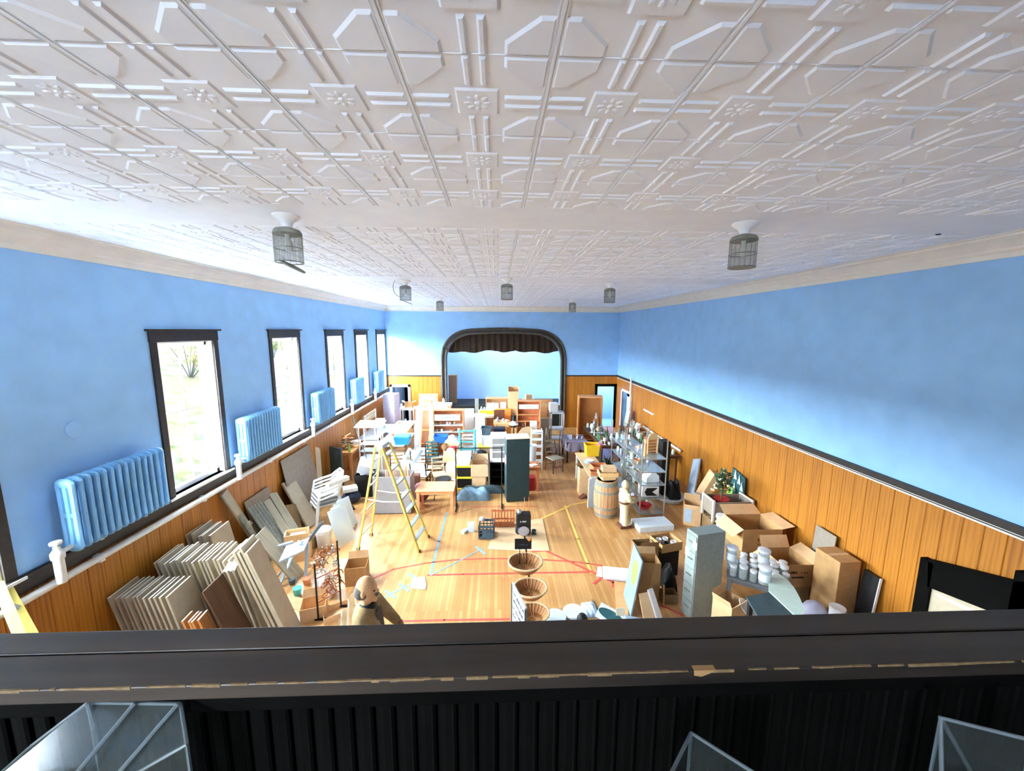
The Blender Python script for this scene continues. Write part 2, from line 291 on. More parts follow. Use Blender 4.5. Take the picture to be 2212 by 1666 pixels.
for i, (a, b) in enumerate(WIN):
    r = bpy.data.objects.new('window_%d' % (i+1), None); COL.objects.link(r); r['kind'] = 'structure'; r['label'] = 'tall window with dark brown casing and white sash'
    c = MB(); c.box(XL, XL+.03, a, a+.105, ZS, ZH+.0); c.box(XL, XL+.03, b-.105, b, ZS, ZH); c.box(XL, XL+.035, a-.01, b+.01, ZH-.06, ZH+.10); c.box(XL, XL+.075, a-.05, b+.05, ZH+.10, ZH+.13)
    c.build('casing', 'dark_brown', r, bev=.004)
    s = MB(); s.box(XL-.1, XL+.07, a-.04, b+.04, ZS-.035, ZS); s.build('sill', 'vinyl_white', r, bev=.004)
    MB().box(XL, XL+.04, a, b, ZS-.17, ZS-.035).build('apron', 'dark_brown', r, bev=.004)
    y0, y1 = a+.105, b-.105; z0, z1 = ZS, ZH-.06
    f = MB()
    f.box(XL-.2, XL, y0, y0+.02, z0, z1); f.box(XL-.2, XL, y1-.02, y1, z0, z1); f.box(XL-.2, XL, y0, y1, z1-.02, z1)
    f.build('jamb', 'trim_white', r)
    f = MB(); X0, X1 = XL-.17, XL-.09
    for u0, u1, v0, v1 in ((y0+.02, y0+.08, z0, z1-.02), (y1-.08, y1-.02, z0, z1-.02), (y0+.02, y1-.02, z0, z0+.07), (y0+.02, y1-.02, z1-.08, z1-.02)): f.box(X0, X1, u0, u1, v0, v1)
    f.build('sash', 'vinyl_white', r, bev=.004)
    ym, zm = (y0+y1)/2, z0+(z1-z0)*.53
    MB().box(X0+.03, X0+.05, ym-.008, ym+.008, z0+.07, z1-.08).build('muntin', 'vinyl_white', r)
    MB().box(X0+.03, X0+.05, y0+.08, y1-.08, zm-.008, zm+.008).build('muntin', 'vinyl_white', r)
    for u0, u1 in ((y0+.08, ym-.008), (ym+.008, y1-.08)):
        for v0, v1 in ((z0+.07, zm-.008), (zm+.008, z1-.08)): MB().box(X0+.038, X0+.042, u0, u1, v0, v1).build('pane', 'glass', r)
    area('window_portal', (XL-.3, (a+b)/2, (ZS+ZH)/2), (0, -PI/2, 0), ZH-ZS, b-a-.2, 1, True)
# ---------------- right wall
DR = (15.62, 16.72, 1.86)
wr = MB().box(XR, XR+.22, YB, DR[0], 0, ZC).box(XR, XR+.22, DR[1], YD+.2, 0, ZC).box(XR, XR+.22, DR[0], DR[1], DR[2], ZC)
wall_r = struct('wall_right', wr, 'plaster_blue')
boards(wall_r, NB, lambda i: (XR, YD-.1-.2*i), -PI/2, 0, 2.36, skip=lambda x, y: DR[2] if DR[0]-.05 < y < DR[1]+.05 else 0)
MB().box(XR-.05, XR, .9, YD, 2.38, 2.47).build('rail_cap', 'dark_brown', wall_r, bev=.005)
MB().box(XR-.028, XR, .9, YD, 2.365, 2.38).build('rail_bead', 'trim_white', wall_r)
MB().box(XR-.022, XR, .9, YD, 2.35, 2.365).build('rail_groove', 'dark_brown', wall_r)
MB().box(XR-.03, XR, .9, YD, 2.33, 2.35).build('rail_bead', 'trim_white', wall_r)
def room(name, x0, x1, y0, y1, z0, z1, mt, open_axis, top=True):   # small room behind a doorway
    t = .05; b = MB()
    b.box(x0, x1, y0, y1, z0-t, z0)
    if top: b.box(x0, x1, y0, y1, z1, z1+t)
    if open_axis != 'x': b.box(x0-t, x0, y0, y1, z0, z1)
    b.box(x1, x1+t, y0, y1, z0, z1)
    if open_axis != 'y': b.box(x0, x1, y0-t, y0, z0, z1)
    b.box(x0, x1, y1, y1+t, z0, z1); return struct(name, b, mt)
room('wall_side_room', XR+.22, XR+2, DR[0]-.6, DR[1]+.6, 0, 2.4, 'room_dark', 'x')
d = bpy.data.objects.new('door_1', None); COL.objects.link(d); d['kind'] = 'structure'; d['label'] = 'white framed doorway in the right wall near the stage'
c = MB().box(XR-.035, XR, DR[0]-.1, DR[0], 0, DR[2]+.1).box(XR-.035, XR, DR[1], DR[1]+.1, 0, DR[2]+.1).box(XR-.035, XR, DR[0]-.1, DR[1]+.1, DR[2], DR[2]+.1)
c.build('casing', 'trim_white', d)
MB().box(XR-.02, XR+.02, DR[0]+.02, DR[0]+.42, .75, 1.72).build('panel', 'cool_white', d)
# ---------------- back wall with proscenium arch
def bx(px): return Q(px, 800, YD).x
AX0, AX1 = bx(966), bx(1210); AC, AW = (AX0+AX1)/2, (AX1-AX0)/2; AZT, AZS, ARX = 4.34, 3.12, 1.45
def arch(off=0, n=14):                                         # outline of the opening, left foot to right foot
    rx, rz = ARX+off*.6, AZT-AZS+off; pts = [(AC-AW-off, 0), (AC-AW-off, AZS*.5), (AC-AW-off, AZS)]
    for i in range(1, n+1):
        t = PI/2*i/n; e = .86
        pts.append((AC-AW-off+rx*(1-math.cos(t)**e), AZS+rz*(math.sin(t)**e)*.97))
    for u in (.25, .5): pts.append((AC-AW-off+rx+(AW+off-rx)*2*u, AZS+rz*(.97+.03*math.sin(u*PI))))
    q = [(2*AC-x, z) for x, z in pts[:-1]][::-1]; return pts+q
SZ = 1.04
DL = (bx(846), bx(880), 1.92); DRR = (bx(1292), bx(1328), 1.93)
wb = MB(); out = arch()
top = [p for p in out if p[1] >= AZS]
for (x0, z0), (x1, z1) in zip(top[:-1], top[1:]): wb.ext([(x0, YD, z0), (x1, YD, z1), (x1, YD, ZC), (x0, YD, ZC)], (0, .2, 0))
wb.box(XL-.2, DL[0], YD, YD+.2, 0, ZC).box(DL[0], DL[1], YD, YD+.2, DL[2], ZC).box(DL[1], AX0, YD, YD+.2, 0, ZC)
wb.box(AX1, DRR[0], YD, YD+.2, 0, ZC).box(DRR[0], DRR[1], YD, YD+.2, DRR[2], ZC).box(DRR[1], XR+.2, YD, YD+.2, 0, ZC).box(AX0, AX1, YD, YD+.2, 0, SZ-.06)
wall_b = struct('wall_back', wb, 'plaster_blue')
FW0 = AX0-.27
def doorz(dd): return lambda x, y: dd[2] if dd[0]-.1 < x < dd[1]+.1 else 0
nL = int((FW0-XL)/.2); boards(wall_b, nL, lambda i: (XL+.12+.2*i, YD), 0, 0, 2.40, skip=doorz(DL))
nR = int((XR-(AX1+.27))/.2); boards(wall_b, nR, lambda i: (XR-.12-.2*i, YD), 0, 0, 2.40, skip=doorz(DRR))
MB().box(XL, FW0, YD-.03, YD, 2.40, 2.46).build('rail_cap', 'dark_brown', wall_b); MB().box(AX1+.27, XR, YD-.03, YD, 2.40, 2.46).build('rail_cap', 'dark_brown', wall_b)
# arch surround: flat band with two rolls
ar = bpy.data.objects.new('trim_4', None); COL.objects.link(ar); ar['kind'] = 'structure'; ar['label'] = 'dark moulded surround of the stage opening'
i0, i1 = arch(0), arch(.27); band = MB()
for k in range(len(i0)-1):
    a, b, c, e = i0[k], i0[k+1], i1[k+1], i1[k]; band.ext([(a[0], YD-.05, a[1]), (b[0], YD-.05, b[1]), (c[0], YD-.05, c[1]), (e[0], YD-.05, e[1])], (0, .05, 0))
band.build('band', 'dark_brown', ar)
for off, r in ((.05, .05), (.22, .045)): MB().tube([(x, YD-.06, z) for x, z in arch(off)], r, 8).build('roll', 'deck_grey', ar, True)
# stage
struct('stage_floor', MB().box(AX0, AX1, YD-.03, YD+.2, SZ-.06, SZ).box(AX0-.9, AX1+.9, YD+.2, 19.3, SZ-.06, SZ).box(AX0, AX1, YD-.02, YD-.001, 0, SZ-.06), 'stage_black'); bpy.data.objects['stage_floor']['label'] = 'dark stage floor behind the arch'
struct('wall_stage', MB().box(AX0-1.2, AX1+1.2, 19.3, 19.4, 0, ZC).box(AX0-1.2, AX0-1.1, YD+.2, 19.3, 0, ZC).box(AX1+1.1, AX1+1.2, YD+.2, 19.3, 0, ZC), 'backdrop')
val = MB().grid(lambda u, v: (AX0-.1+(AW*2+.2)*u, YD+.22+.035*math.sin(u*118)+.02*math.sin(u*47+1), 4.45-v*(4.45-3.52+.05*math.sin(u*9.5)+.035*math.sin(u*31)+(.10 if .45 < u < .6 else 0)*math.sin((u-.45)/.15*PI))), 240, 10)
solo('stage_valance', 'dark brown gathered valance curtain hanging across the top of the stage arch', 'curtain', val, 'curtain_brown', smooth=True)
struct('stage_ceiling', MB().box(AX0-1.2, AX1+1.2, YD+.3, 19.4, ZC, ZC+.1), 'stage_black')
area('stage_lamp', (AC, YD+.55, 5.3), (math.radians(35), 0, 0), 4.5, .3, 26)
# doorways of the back wall
def casing(name, dd, mt, w, label):
    c = MB().box(dd[0]-w, dd[0], YD-.04, YD, 0, dd[2]+w).box(dd[1], dd[1]+w, YD-.04, YD, 0, dd[2]+w).box(dd[0]-w, dd[1]+w, YD-.04, YD, dd[2], dd[2]+w)
    r = bpy.data.objects.new(name, None); COL.objects.link(r); r['kind'] = 'structure'; r['label'] = label; c.build('casing', mt, r); return r
d2 = casing('door_2', DL, 'blue_grey', .11, 'pale framed doorway left of the stage, door standing open')
lf = MB().beam((DL[0]+.03, YD+.25, .96), (DL[0]+.30, YD+.95, .96), .04, 1.9).build('leaf', 'blue_grey', d2)
d3 = casing('door_3', DRR, 'near_black', .12, 'black framed doorway right of the stage')
room('wall_left_lobby', DL[0]-.4, DL[1]+.5, YD+.2, 19.5, 0, 2.5, 'room_dark', 'y')
room('wall_right_lobby', DRR[0]-.25, DRR[1]+.5, YD+.2, 19.2, 0, 3.2, 'backdrop', 'y')
area('lobby_lamp', ((DRR[0]+DRR[1])/2, 18.3, 3.1), (0, 0, 0), .5, .3, 5)
# ---------------- balcony: floor tier, parapet wall with cap and beadboard, wall below the gallery
LZ = CH-.66; LY0, LY1 = .655, .795
struct('balcony_floor', MB().box(XL, XR, YB, LY0+.09, 3.14, 3.26), 'walnut'); bpy.data.objects['balcony_floor']['label'] = 'wooden balcony floor behind the parapet'
par = bpy.data.objects.new('wall_front', None); COL.objects.link(par); par['kind'] = 'structure'; par['label'] = 'dark balcony parapet with worn wooden cap'
MB().box(XL, XR, LY0+.05, LY0+.09, 3.0, LZ-.04).build('core', 'near_black', par)
m, nt, p = _new('cap_wood'); p.inputs['Roughness'].default_value = .42
v = _coord(nt, False, (.35, 5, 5)); n1 = nt.nodes.new('ShaderNodeTexNoise'); n1.inputs['Scale'].default_value = 3; n1.inputs['Detail'].default_value = 8; nt.links.new(v, n1.inputs[0])
nt.links.new(_ramp(nt, n1.outputs['Fac'], [(.3, lin('#211d19')), (.55, lin('#3a322c')), (.68, lin('#4c4036')), (.80, lin('#7a6046'))]), p.inputs['Base Color']); _bump(nt, p, n1.outputs['Fac'], .25, .004)
ymid = LY0+.080
MB().box(XL, XR, LY0, ymid-.001, LZ-.032, LZ).build('cap_board', 'cap_wood', par, bev=.003)
MB().box(XL, XR, ymid+.001, LY1, LZ-.032, LZ+.002).build('cap_board', 'cap_wood', par, bev=.003)
paint('worn', '#8d7452', .7, 0, .35, 60)
# worn bare edge along the near arris, in lengths
rx = random.Random(3); x = -1.6; wn = MB()
while x < 1.8:
    l = rx.uniform(.008, .06); hgt = rx.choice([.0008, .0015, .002, .003, .0045]); wn.box(x, x+l, LY0-.0008, LY0+rx.uniform(.001, .003), LZ-.001-hgt, LZ+.0005); x += l+(rx.uniform(.0, .03) if rx.random() < .3 else 0)
wn.build('worn_edge', 'worn', par)['kind'] = 'stuff'
chip = MB(); chip.ext([(.385, LY0-.001, LZ-.010), (.40, LY0-.001, LZ-.013), (.415, LY0-.001, LZ-.007), (.428, LY0-.001, LZ+.0008), (.385, LY0-.001, LZ+.0008)], (0, .012, 0)); chip.build('bare_chip', 'card', par)
MB().box(XL, XR, LY0+.012, LY0+.05, LZ-.075, LZ-.032).build('cap_moulding', 'near_black', par, bev=.006)
bw = .042; q = MB(); q.ext([(-bw/2+.001, 0, 3.26), (-bw/2+.001, -.008, 3.26), (-.004, -.012, 3.26), (bw/2-.012, -.012, 3.26), (bw/2-.008, -.016, 3.26), (bw/2-.003, -.013, 3.26), (bw/2-.001, 0, 3.26)], (0, 0, LZ-.075-3.26)); bme = q.mesh('bead_board', 'near_black')
for i in range(64):
    o = bpy.data.objects.new('bead_board', bme); COL.objects.link(o); o.parent = par; o.location = (-1.28+bw*i, LY0+.05, 0)
gw = MB().box(XL-.2, XR+.2, YB-.15, YB, 0, 3.5).box(XL-.2, XR+.2, YB-.15, YB, 4.9, ZC).box(XL-.2, -3.2, YB-.15, YB, 3.5, 4.9).box(-2.6, XR+.2, YB-.15, YB, 3.5, 4.9)  # unseen rear wall; its opening is added as fill light for the ceiling
area('gallery_fill_portal', (-2.9, YB-.2, 4.2), (PI/2, 0, 0), .6, 1.4, 1, True)
struct('wall_gallery', gw, 'plaster_blue')
# ---------------- steam pipe
pp = thing('steam_pipe', 'long white steam pipe running along the panelling under the windows', 'pipe')
MB().tube([(XL+.09, 2.6, 1.70), (XL+.09, YD-.3, 1.70)], .042, 10).build('run', 'pipe_white', pp, True)
for y in (4.6, 6.3, 8.2, 9.7, 11.4, 13.0, 14.6, 16.2): MB().box(XL+.018, XL+.11, y-.03, y+.03, 1.64, 1.735).build('bracket', 'pipe_white', pp)
# ---------------- outdoors seen through the windows
m, nt, p = _new('hillside'); p.inputs['Roughness'].default_value = .9; p.inputs['Specular IOR Level'].default_value = 0
v = _coord(nt, False); n1 = nt.nodes.new('ShaderNodeTexNoise'); n1.inputs['Scale'].default_value = 1.4; n1.inputs['Detail'].default_value = 9; n1.inputs['Roughness'].default_value = .75; nt.links.new(v, n1.inputs[0])
nt.links.new(_ramp(nt, n1.outputs['Fac'], [(.30, (.0060,.0070,.0048)), (.42, (.0095,.0120,.0052)), (.5, (.0150,.0130,.0110)), (.6, (.0170,.0120,.0080)), (.72, (.0130,.0135,.0140))]), p.inputs['Base Color'])
g = MB().grid(lambda u, v: (-5.5-45*u, -12+75*v, .2+6.5*u**.8+.25*math.sin(u*23+v*17)), 40, 40); struct('hillside_ground', g, 'hillside', smooth=True); bpy.data.objects['hillside_ground']['label'] = 'leaf strewn bank outside the windows'
rb = random.Random(11)
struct('bounce_strip', MB().box(-7.9, XL-.24, -8, 30, .05, .32), 'white'); bpy.data.objects['bounce_strip']['label'] = 'unseen white strip added outside to bounce daylight up to the ceiling'  # out-of-view reflector, added to bounce daylight through the windows onto the ceiling
for nm, cl in (('leaf_yellow', '#2e2b14'), ('leaf_green', '#1a240f'), ('leaf_rust', '#301e12')): paint(nm, cl, .8, 0, .2, 4, 0, 0)
paint('twig', '#171614', .8, 0, .1, 4, 0, 0)
BP = []
while len(BP) < 16:
    c = (rb.uniform(-17, -8.5), rb.uniform(5, 34))
    if all((c[0]-a)**2+(c[1]-b)**2 > 5.3 for a, b in BP): BP.append(c)
for k in range(16):
    X, Y = BP[k]; u = (-5.5-X)/45; z = .2+6.5*u**.8-.2; s = rb.uniform(1.1, 2.3)
    t = thing('roadside_bush', 'leafy autumn bush growing on the bank outside the windows', 'bush', (X, Y, z), 0, 'bushes on the bank outside')
    tw = MB(); lf = MB()
    for j in range(9):
        a = rb.uniform(0, 2*PI); e = Vector((math.cos(a)*s*rb.uniform(.2, .6), math.sin(a)*s*rb.uniform(.2, .6), s*rb.uniform(.6, 1.1))); mid = e*.5+Vector((rb.uniform(-.1, .1), rb.uniform(-.1, .1), .1))
        tw.tube([(0, 0, 0), mid, e], [.03, .018, .006], 4)
        for l in range(26):
            c = mid+(e-mid)*rb.uniform(-.2, 1.1)+Vector((rb.gauss(0, .18), rb.gauss(0, .18), rb.gauss(0, .15))); r = Euler((rb.uniform(0, 6), rb.uniform(0, 6), rb.uniform(0, 6))).to_matrix(); w = rb.uniform(.04, .09)
            lf.add([c+r @ Vector(q) for q in ((-w, 0, 0), (0, -w*.6, .01), (w, 0, 0), (0, w*.6, .01))], [(0, 1, 2, 3)])
    tw.build('stems', 'twig', t); lf.build('foliage', rb.choice(['leaf_yellow', 'leaf_green', 'leaf_rust']), t)
# ================================================================ RADIATORS
sec = MB(); rd = .205; hh = .90
for k in range(3):
    x = -rd/2+.035+k*(rd-.07)/2; sec.lathe([(.022, .05), (.030, .09), (.027, .2), (.026, .45), (.027, .72), (.030, .80), (.022, .86)], 8, (x, 0, 0), 1.1, .95)
sec.ell((0, 0, .83), (rd/2+.003, .034, .06), 14, 6); sec.ell((0, 0, .075), (rd/2+.003, .034, .055), 14, 6); sec.box(-rd/2+.02, rd/2-.02, -.014, .014, .43, .48)
sme = sec.mesh('section', 'radiator_blue', True)
vb = MB().tube([(0, 0, -.30), (0, 0, -.02)], .045, 10).lathe([(.055, -.02), (.06, .0), (.06, .05), (.045, .07), (.03, .09), (.03, .12), (.012, .13), (.012, .15)], 12).lathe([(.0, .15), (.05, .15), (.055, .165), (.05, .18), (0, .18)], 10)
vme = vb.mesh('valve', 'pipe_white', True)
for i, (pa, pb, lab) in enumerate(((100, 355, 'nearest the balcony at left'), (500, 606, 'below the second window from the left'), (665, 723, 'third from the balcony end'), (752, 787, 'fourth from the balcony end'), (803, 830, 'in the far corner by the stage wall'))):
    XF = XL+.175; y0 = QX(pa+2, (1045, 905, 845, 818, 802)[i], XL+.08).y+.04; y1 = QX(pb, (965, 880, 835, 812, 798)[i], XL+.27).y
    n = max(8, int((y1-y0)/.086)); r = thing('radiator', 'blue painted cast iron wall radiator '+lab, 'radiator', (XF, y0, 1.955), 0, 'wall radiators')
    for k in range(n):
        o = bpy.data.objects.new('section', sme); COL.objects.link(o); o.parent = r; o.location = (0, .035+(y1-y0-.07)*k/(n-1), 0)
    o = bpy.data.objects.new('valve', vme); COL.objects.link(o); o.parent = r; o.location = (.0, -.14, .06); o['label'] = 'white valve and elbow'
    MB().tube([(0, -.10, .10), (0, .02, .10)], .025, 8).build('nipple', 'pipe_white', r)
    for u in (.3, y1-y0-.34): MB().box(-.16, .02, u, u+.04, .0, .08).build('wall_bracket', 'pipe_white', r)
# ================================================================ CEILING LAMPS
m = clear('cage', (1, 1, 1), 0, .5, .30, (.22, .25, .22), .05)
def lamp(px, py, lab, swing=0, tilt=0):
    c = P(px, py, ZC); t = thing('ceiling_light', 'caged cylindrical ceiling light '+lab, 'light', c, 0, 'caged ceiling lights')
    MB().lathe([(.115, 0), (.118, -.012), (.10, -.03), (.06, -.055), (.045, -.09), (.045, -.115), (0, -.115)], 20).build('canopy', 'vinyl_white', t, True)
    MB().lathe([(.03, -.10), (.105, -.125), (.122, -.15), (.122, -.165), (0, -.165)], 20).build('cap', 'stone_grey', t, True)
    cg = MB().lathe([(.120, -.155), (.120, -.42)], 24); cg.f = [f for f in cg.f if len(f) == 4]; cg.build('cage', 'cage', t, True)
    w = MB()
    for z in (-.165, -.29, -.415): w.tube([(.121*math.cos(a*PI/12), .121*math.sin(a*PI/12), z) for a in range(25)], .0035, 4)
    for k in range(16): a = k*PI/8; w.tube([(.121*math.cos(a), .121*math.sin(a), -.16), (.121*math.cos(a), .121*math.sin(a), -.418)], .0016, 3)
    w.build('wire', 'mesh_metal', t)
    MB().lathe([(.022, -.165), (.022, -.21), (.035, -.24), (.04, -.275), (.025, -.31), (0, -.32)], 12).build('bulb', 'bulb', t, True)
    dm = Matrix.Rotation(swing, 3, 'Y'); d = MB().lathe([(0, 0), (.115, 0), (.118, .012), (0, .014)], 20, m=dm, c=((0, 0, -.424) if not swing else (.03, -.02, -.46))); d.build('base_disc', 'stone_grey', t, True)
    return t
lamp(618, 466, 'near the balcony on the left with its base disc hanging', .5)
lamp(1610, 482, 'near the balcony on the right')
L3 = lamp(875, 606, 'in the middle row on the left with a wire loop', .4); lamp(1095, 602, 'in the middle row at the centre'); lamp(1318, 612, 'in the middle row on the right'); lamp(950, 643, 'in the farthest row on the left'); lamp(1237, 647, 'in the farthest row on the right')
MB().tube([(-.10+.16*math.cos(a*PI/8), 0, -.14+.2*math.sin(a*PI/8)) for a in range(4, 14)], .006, 5).build('wire_loop', 'mesh_metal', L3)
# ================================================================ STAIR RAILING at right edge
st = thing('stair_railing', 'black stair railing with tan panel rising along the right wall', 'railing')
X = XR-.16; q = lambda a, b, x=X: QX(a, b, x)
def poly(pts, d, x=X): return MB().ext([q(a, b, x) for a, b in pts], (d, 0, 0))
n0, n1 = q(1988, 1203), q(2003, 1268)
MB().box(X, X+.10, q(2012, 1250).y, n0.y, 0, n0.z).build('newel_post', 'near_black', st, bev=.006)
a0, a1, b0, b1 = q(2005, 1209), q(2190, 1256), q(2003, 1268), q(2165, 1332)
def along(p, r, Y): return Vector((X, Y, p.z+(r.z-p.z)*(Y-p.y)/(r.y-p.y)))
sl = 1.05; e1 = Vector((X, 1.4, a1.z+(a1.y-1.4)*.62)); e0 = Vector((X, 1.4, e1.z-.42))
MB().ext([a0, a1, e1, e0, b1, b0], (.08, 0, 0)).build('stringer', 'near_black', st)
MB().box(X, X+.10, q(2260, 1300).y, q(2187, 1257).y, 0, q(2187, 1229).z).build('upper_post', 'near_black', st, bev=.006)
MB().ext([b0+Vector((.03,0,0)), b1+Vector((.03,0,0)), e0+Vector((.03,0,0)), Vector((X+.03, 1.4, 0)), Vector((X+.03, b0.y, 0))], (.03, 0, 0)).build('panel', 'stone', st)
poly([(2018, 1284), (2026, 1283), (2140, 1333), (2170, 1356), (2150, 1350)], .012, X+.018).build('panel_bead', 'cream', st)
# ================================================================ FLOOR LINES
def line(name, label, pts, w, mt, z=.003):
    b = MB(); pts = [P(*a) for a in pts]
    for a, c in zip(pts[:-1], pts[1:]):
        d = (c-a).normalized(); n = Vector((-d.y, d.x, 0))*w/2; e = d*w*.3
        b.ext([Vector((v.x, v.y, .0005)) for v in (a-e-n, c+e-n, c+e+n, a-e+n)], (0, 0, z))
    return solo(name, label, 'floor marking', b, mt, group='floor markings')
line('floor_line', 'thin red curved court line crossing the wooden floor', [(780, 1262), (850, 1230), (920, 1217), (980, 1210), (1050, 1207), (1120, 1207), (1180, 1210), (1240, 1214), (1300, 1222)], .035, 'tape_red')
line('floor_line', 'straight red line across the floor below the top basket', [(925, 1243), (1000, 1241), (1100, 1239), (1280, 1236)], .04, 'tape_red', .0034)
line('floor_line', 'straight red line along the floor near the balcony', [(850, 1343), (960, 1340), (1100, 1338)], .035, 'tape_red')
line('floor_line', 'diagonal red line running right from the paper mat', [(1150, 1192), (1178, 1190), (1290, 1241)], .045, 'tape_red', .0038)
line('floor_line', 'short bent red tape near the spiral notebook', [(1283, 1261), (1302, 1247), (1325, 1259), (1325, 1268)], .05, 'tape_red')
line('floor_line', 'short red line beside the filing cabinet base', [(1425, 1308), (1445, 1315), (1475, 1330)], .04, 'tape_red')
line('floor_line', 'blue grey tape running from the orange table towards the balcony', [(965, 1108), (948, 1170), (930, 1242)], .05, 'tape_blue')
line('floor_line', 'dashed blue grey tape from the paper mat corner', [(1046, 1184), (1020, 1197), (985, 1216), (930, 1243)], .03, 'tape_blue', .0042)
line('floor_line', 'blue tape with two crossbars beside the bald statue', [(815, 1300), (845, 1283), (875, 1268), (900, 1258)], .045, 'tape_blue')
for n, (a, b, c, d) in enumerate(((833, 1277, 853, 1291), (863, 1262, 883, 1277), (884, 1241, 905, 1254), (1028, 1182, 1048, 1197))):
    line('floor_line', ('blue tape cross nearest the bald statue', 'second blue tape cross from the bald statue', 'blue tape cross beside the white floor paper', 'faint blue tape cross at the paper mat corner')[n], [(a, b), (c, d)], .05, 'tape_blue', .005)
line('floor_line', 'straight yellow line running down the floor towards the notebook', [(1221, 1093), (1248, 1165), (1277, 1238)], .05, 'tape_yellow')
line('floor_line', 'yellow line running from the paper mat to the barrel', [(1170, 1121), (1205, 1105), (1235, 1091), (1278, 1083)], .05, 'tape_yellow', .0034)
line('floor_line', 'short dark red line behind the wicker rack', [(1010, 1096), (1090, 1095), (1160, 1094)], .025, 'tape_red')
# ================================================================ GENERIC BUILDERS (local origin at base centre, front towards -y)
def carton(label, loc, w, d, h, rz=0, mt='card', flaps=None, name='cardboard_box', cat='box', group=None, ink=None, rot=None):
    t = thing(name, label, cat, loc, rz, group, rot); th = .006
    if flaps is None: MB().cbox(0, 0, 0, w, d, h).build('body', mt, t, bev=.004); MB().box(-w/2, w/2, -.025, .025, h, h+.0015).build('tape', 'kraft', t)
    else:
        b = MB().box(-w/2, w/2, -d/2, d/2, 0, th).box(-w/2, -w/2+th, -d/2, d/2, th, h).box(w/2-th, w/2, -d/2, d/2, th, h).box(-w/2+th, w/2-th, -d/2, -d/2+th, th, h).box(-w/2+th, w/2-th, d/2-th, d/2, th, h)
        b.build('body', mt, t)
        for side, ang in flaps.items():
            a = math.radians(ang); s, c = math.sin(a), math.cos(a); L = .4*min(w, d)
            if side in 'lr':
                sg = -1 if side == 'l' else 1; x = sg*w/2; MB().ext([(x, -d/2, h), (x, d/2, h), (x+sg*s*L, d/2-.01, h+c*L), (x+sg*s*L, -d/2+.01, h+c*L)], (0, 0, .004)).build('flap', 'card_pale' if mt == 'card' else mt, t)
            else:
                sg = -1 if side == 'f' else 1; y = sg*d/2; MB().ext([(-w/2, y, h), (w/2, y, h), (w/2-.01, y+sg*s*L, h+c*L), (-w/2+.01, y+sg*s*L, h+c*L)], (0, 0, .004)).build('flap', 'card_pale' if mt == 'card' else mt, t)
    if ink: ink(t, w, d, h)
    return t
def scrawl(parent, loc, w, h, mt='ink', seed=1, axes=((1,0,0),(0,0,1)), name='print', th=.0012):     # unreadable line of print as short strokes
    r = random.Random(seed); b = MB(); u, v = Vector(axes[0]), Vector(axes[1]); n = u.cross(v)*th; x = -w/2; c = Vector(loc)
    while x < w/2:
        l = r.uniform(.25, .6)*h; y0, y1 = r.uniform(-.5, -.2)*h, r.uniform(.2, .5)*h; k = r.uniform(-.2, .2)*h
        b.ext([c+u*(x+a)+v*y for a, y in ((0, y0), (l*.7, y0), (l*.7+k, y1), (k, y1))], n); x += l+(h*.5 if r.random() < .12 else h*.12)
    o = b.build(name, mt, parent); o['kind'] = 'stuff'; return o
def tote(label, loc, w, d, h, mt, lid=None, rz=0, group=None, name='storage_tote', load=None):
    t = thing(name, label, 'bin', loc, rz, group); th = .008
    b = MB()
    def wall(pts): b.ext(pts[0], pts[1])
    o0, o1 = .88, 1.0; vs = []
    for k, z in ((o0, 0), (o1, h)):
        for sx, sy in ((-1,-1),(1,-1),(1,1),(-1,1)): vs.append((sx*w*k/2, sy*d*k/2, z))
    for k, z in ((o1, h), (o0, .012)):
        for sx, sy in ((-1,-1),(1,-1),(1,1),(-1,1)): vs.append((sx*(w*k/2-th), sy*(d*k/2-th), z))
    fs = [(3,2,1,0)]+[(a*4+i, a*4+(i+1) % 4, a*4+4+(i+1) % 4, a*4+4+i) for a in range(3) for i in range(4)]+[(12,13,14,15)]
    b.add(vs, fs).build('tub', mt, t)
    if lid: MB().taper(w+.03, d+.03, w+.01, d+.01, h-.01, h+.035).build('lid', lid, t, bev=.008)
    else:
        r = MB()
        for x0, x1, y0, y1 in ((-w/2-.012, w/2+.012, -d/2-.012, -d/2+.003), (-w/2-.012, w/2+.012, d/2-.003, d/2+.012), (-w/2-.012, -w/2+.003, -d/2, d/2), (w/2-.003, w/2+.012, -d/2, d/2)): r.box(x0, x1, y0, y1, h-.015, h+.004)
        r.build('rim', mt, t)
    for s in (-1, 1): MB().box(s*(w/2+.012)-.012, s*(w/2+.012)+.012, -.07, .07, h-.06, h-.035).build('handle', lid or mt, t)
    return t
def bookcase(name, label, loc, w, d, h, zs, mt, rz=0, shelf=None, back=None, th=.022, group=None, cat='bookcase', top=True):
    t = thing(name, label, cat, loc, rz, group)
    for s in (-1, 1): MB().box(s*w/2-(th if s > 0 else 0), s*w/2+(0 if s > 0 else th), -d/2, d/2, 0, h).build('side', mt, t, bev=.003)
    for z in zs: MB().box(-w/2+th, w/2-th, -d/2+.004, d/2, z, z+th).build('shelf', shelf or mt, t, bev=.002)
    if top: MB().box(-w/2-.015, w/2+.015, -d/2-.015, d/2, h, h+th).build('top', mt, t, bev=.003)
    if back: MB().box(-w/2+th, w/2-th, d/2-.006, d/2, 0, h).build('back', back, t)
    return t
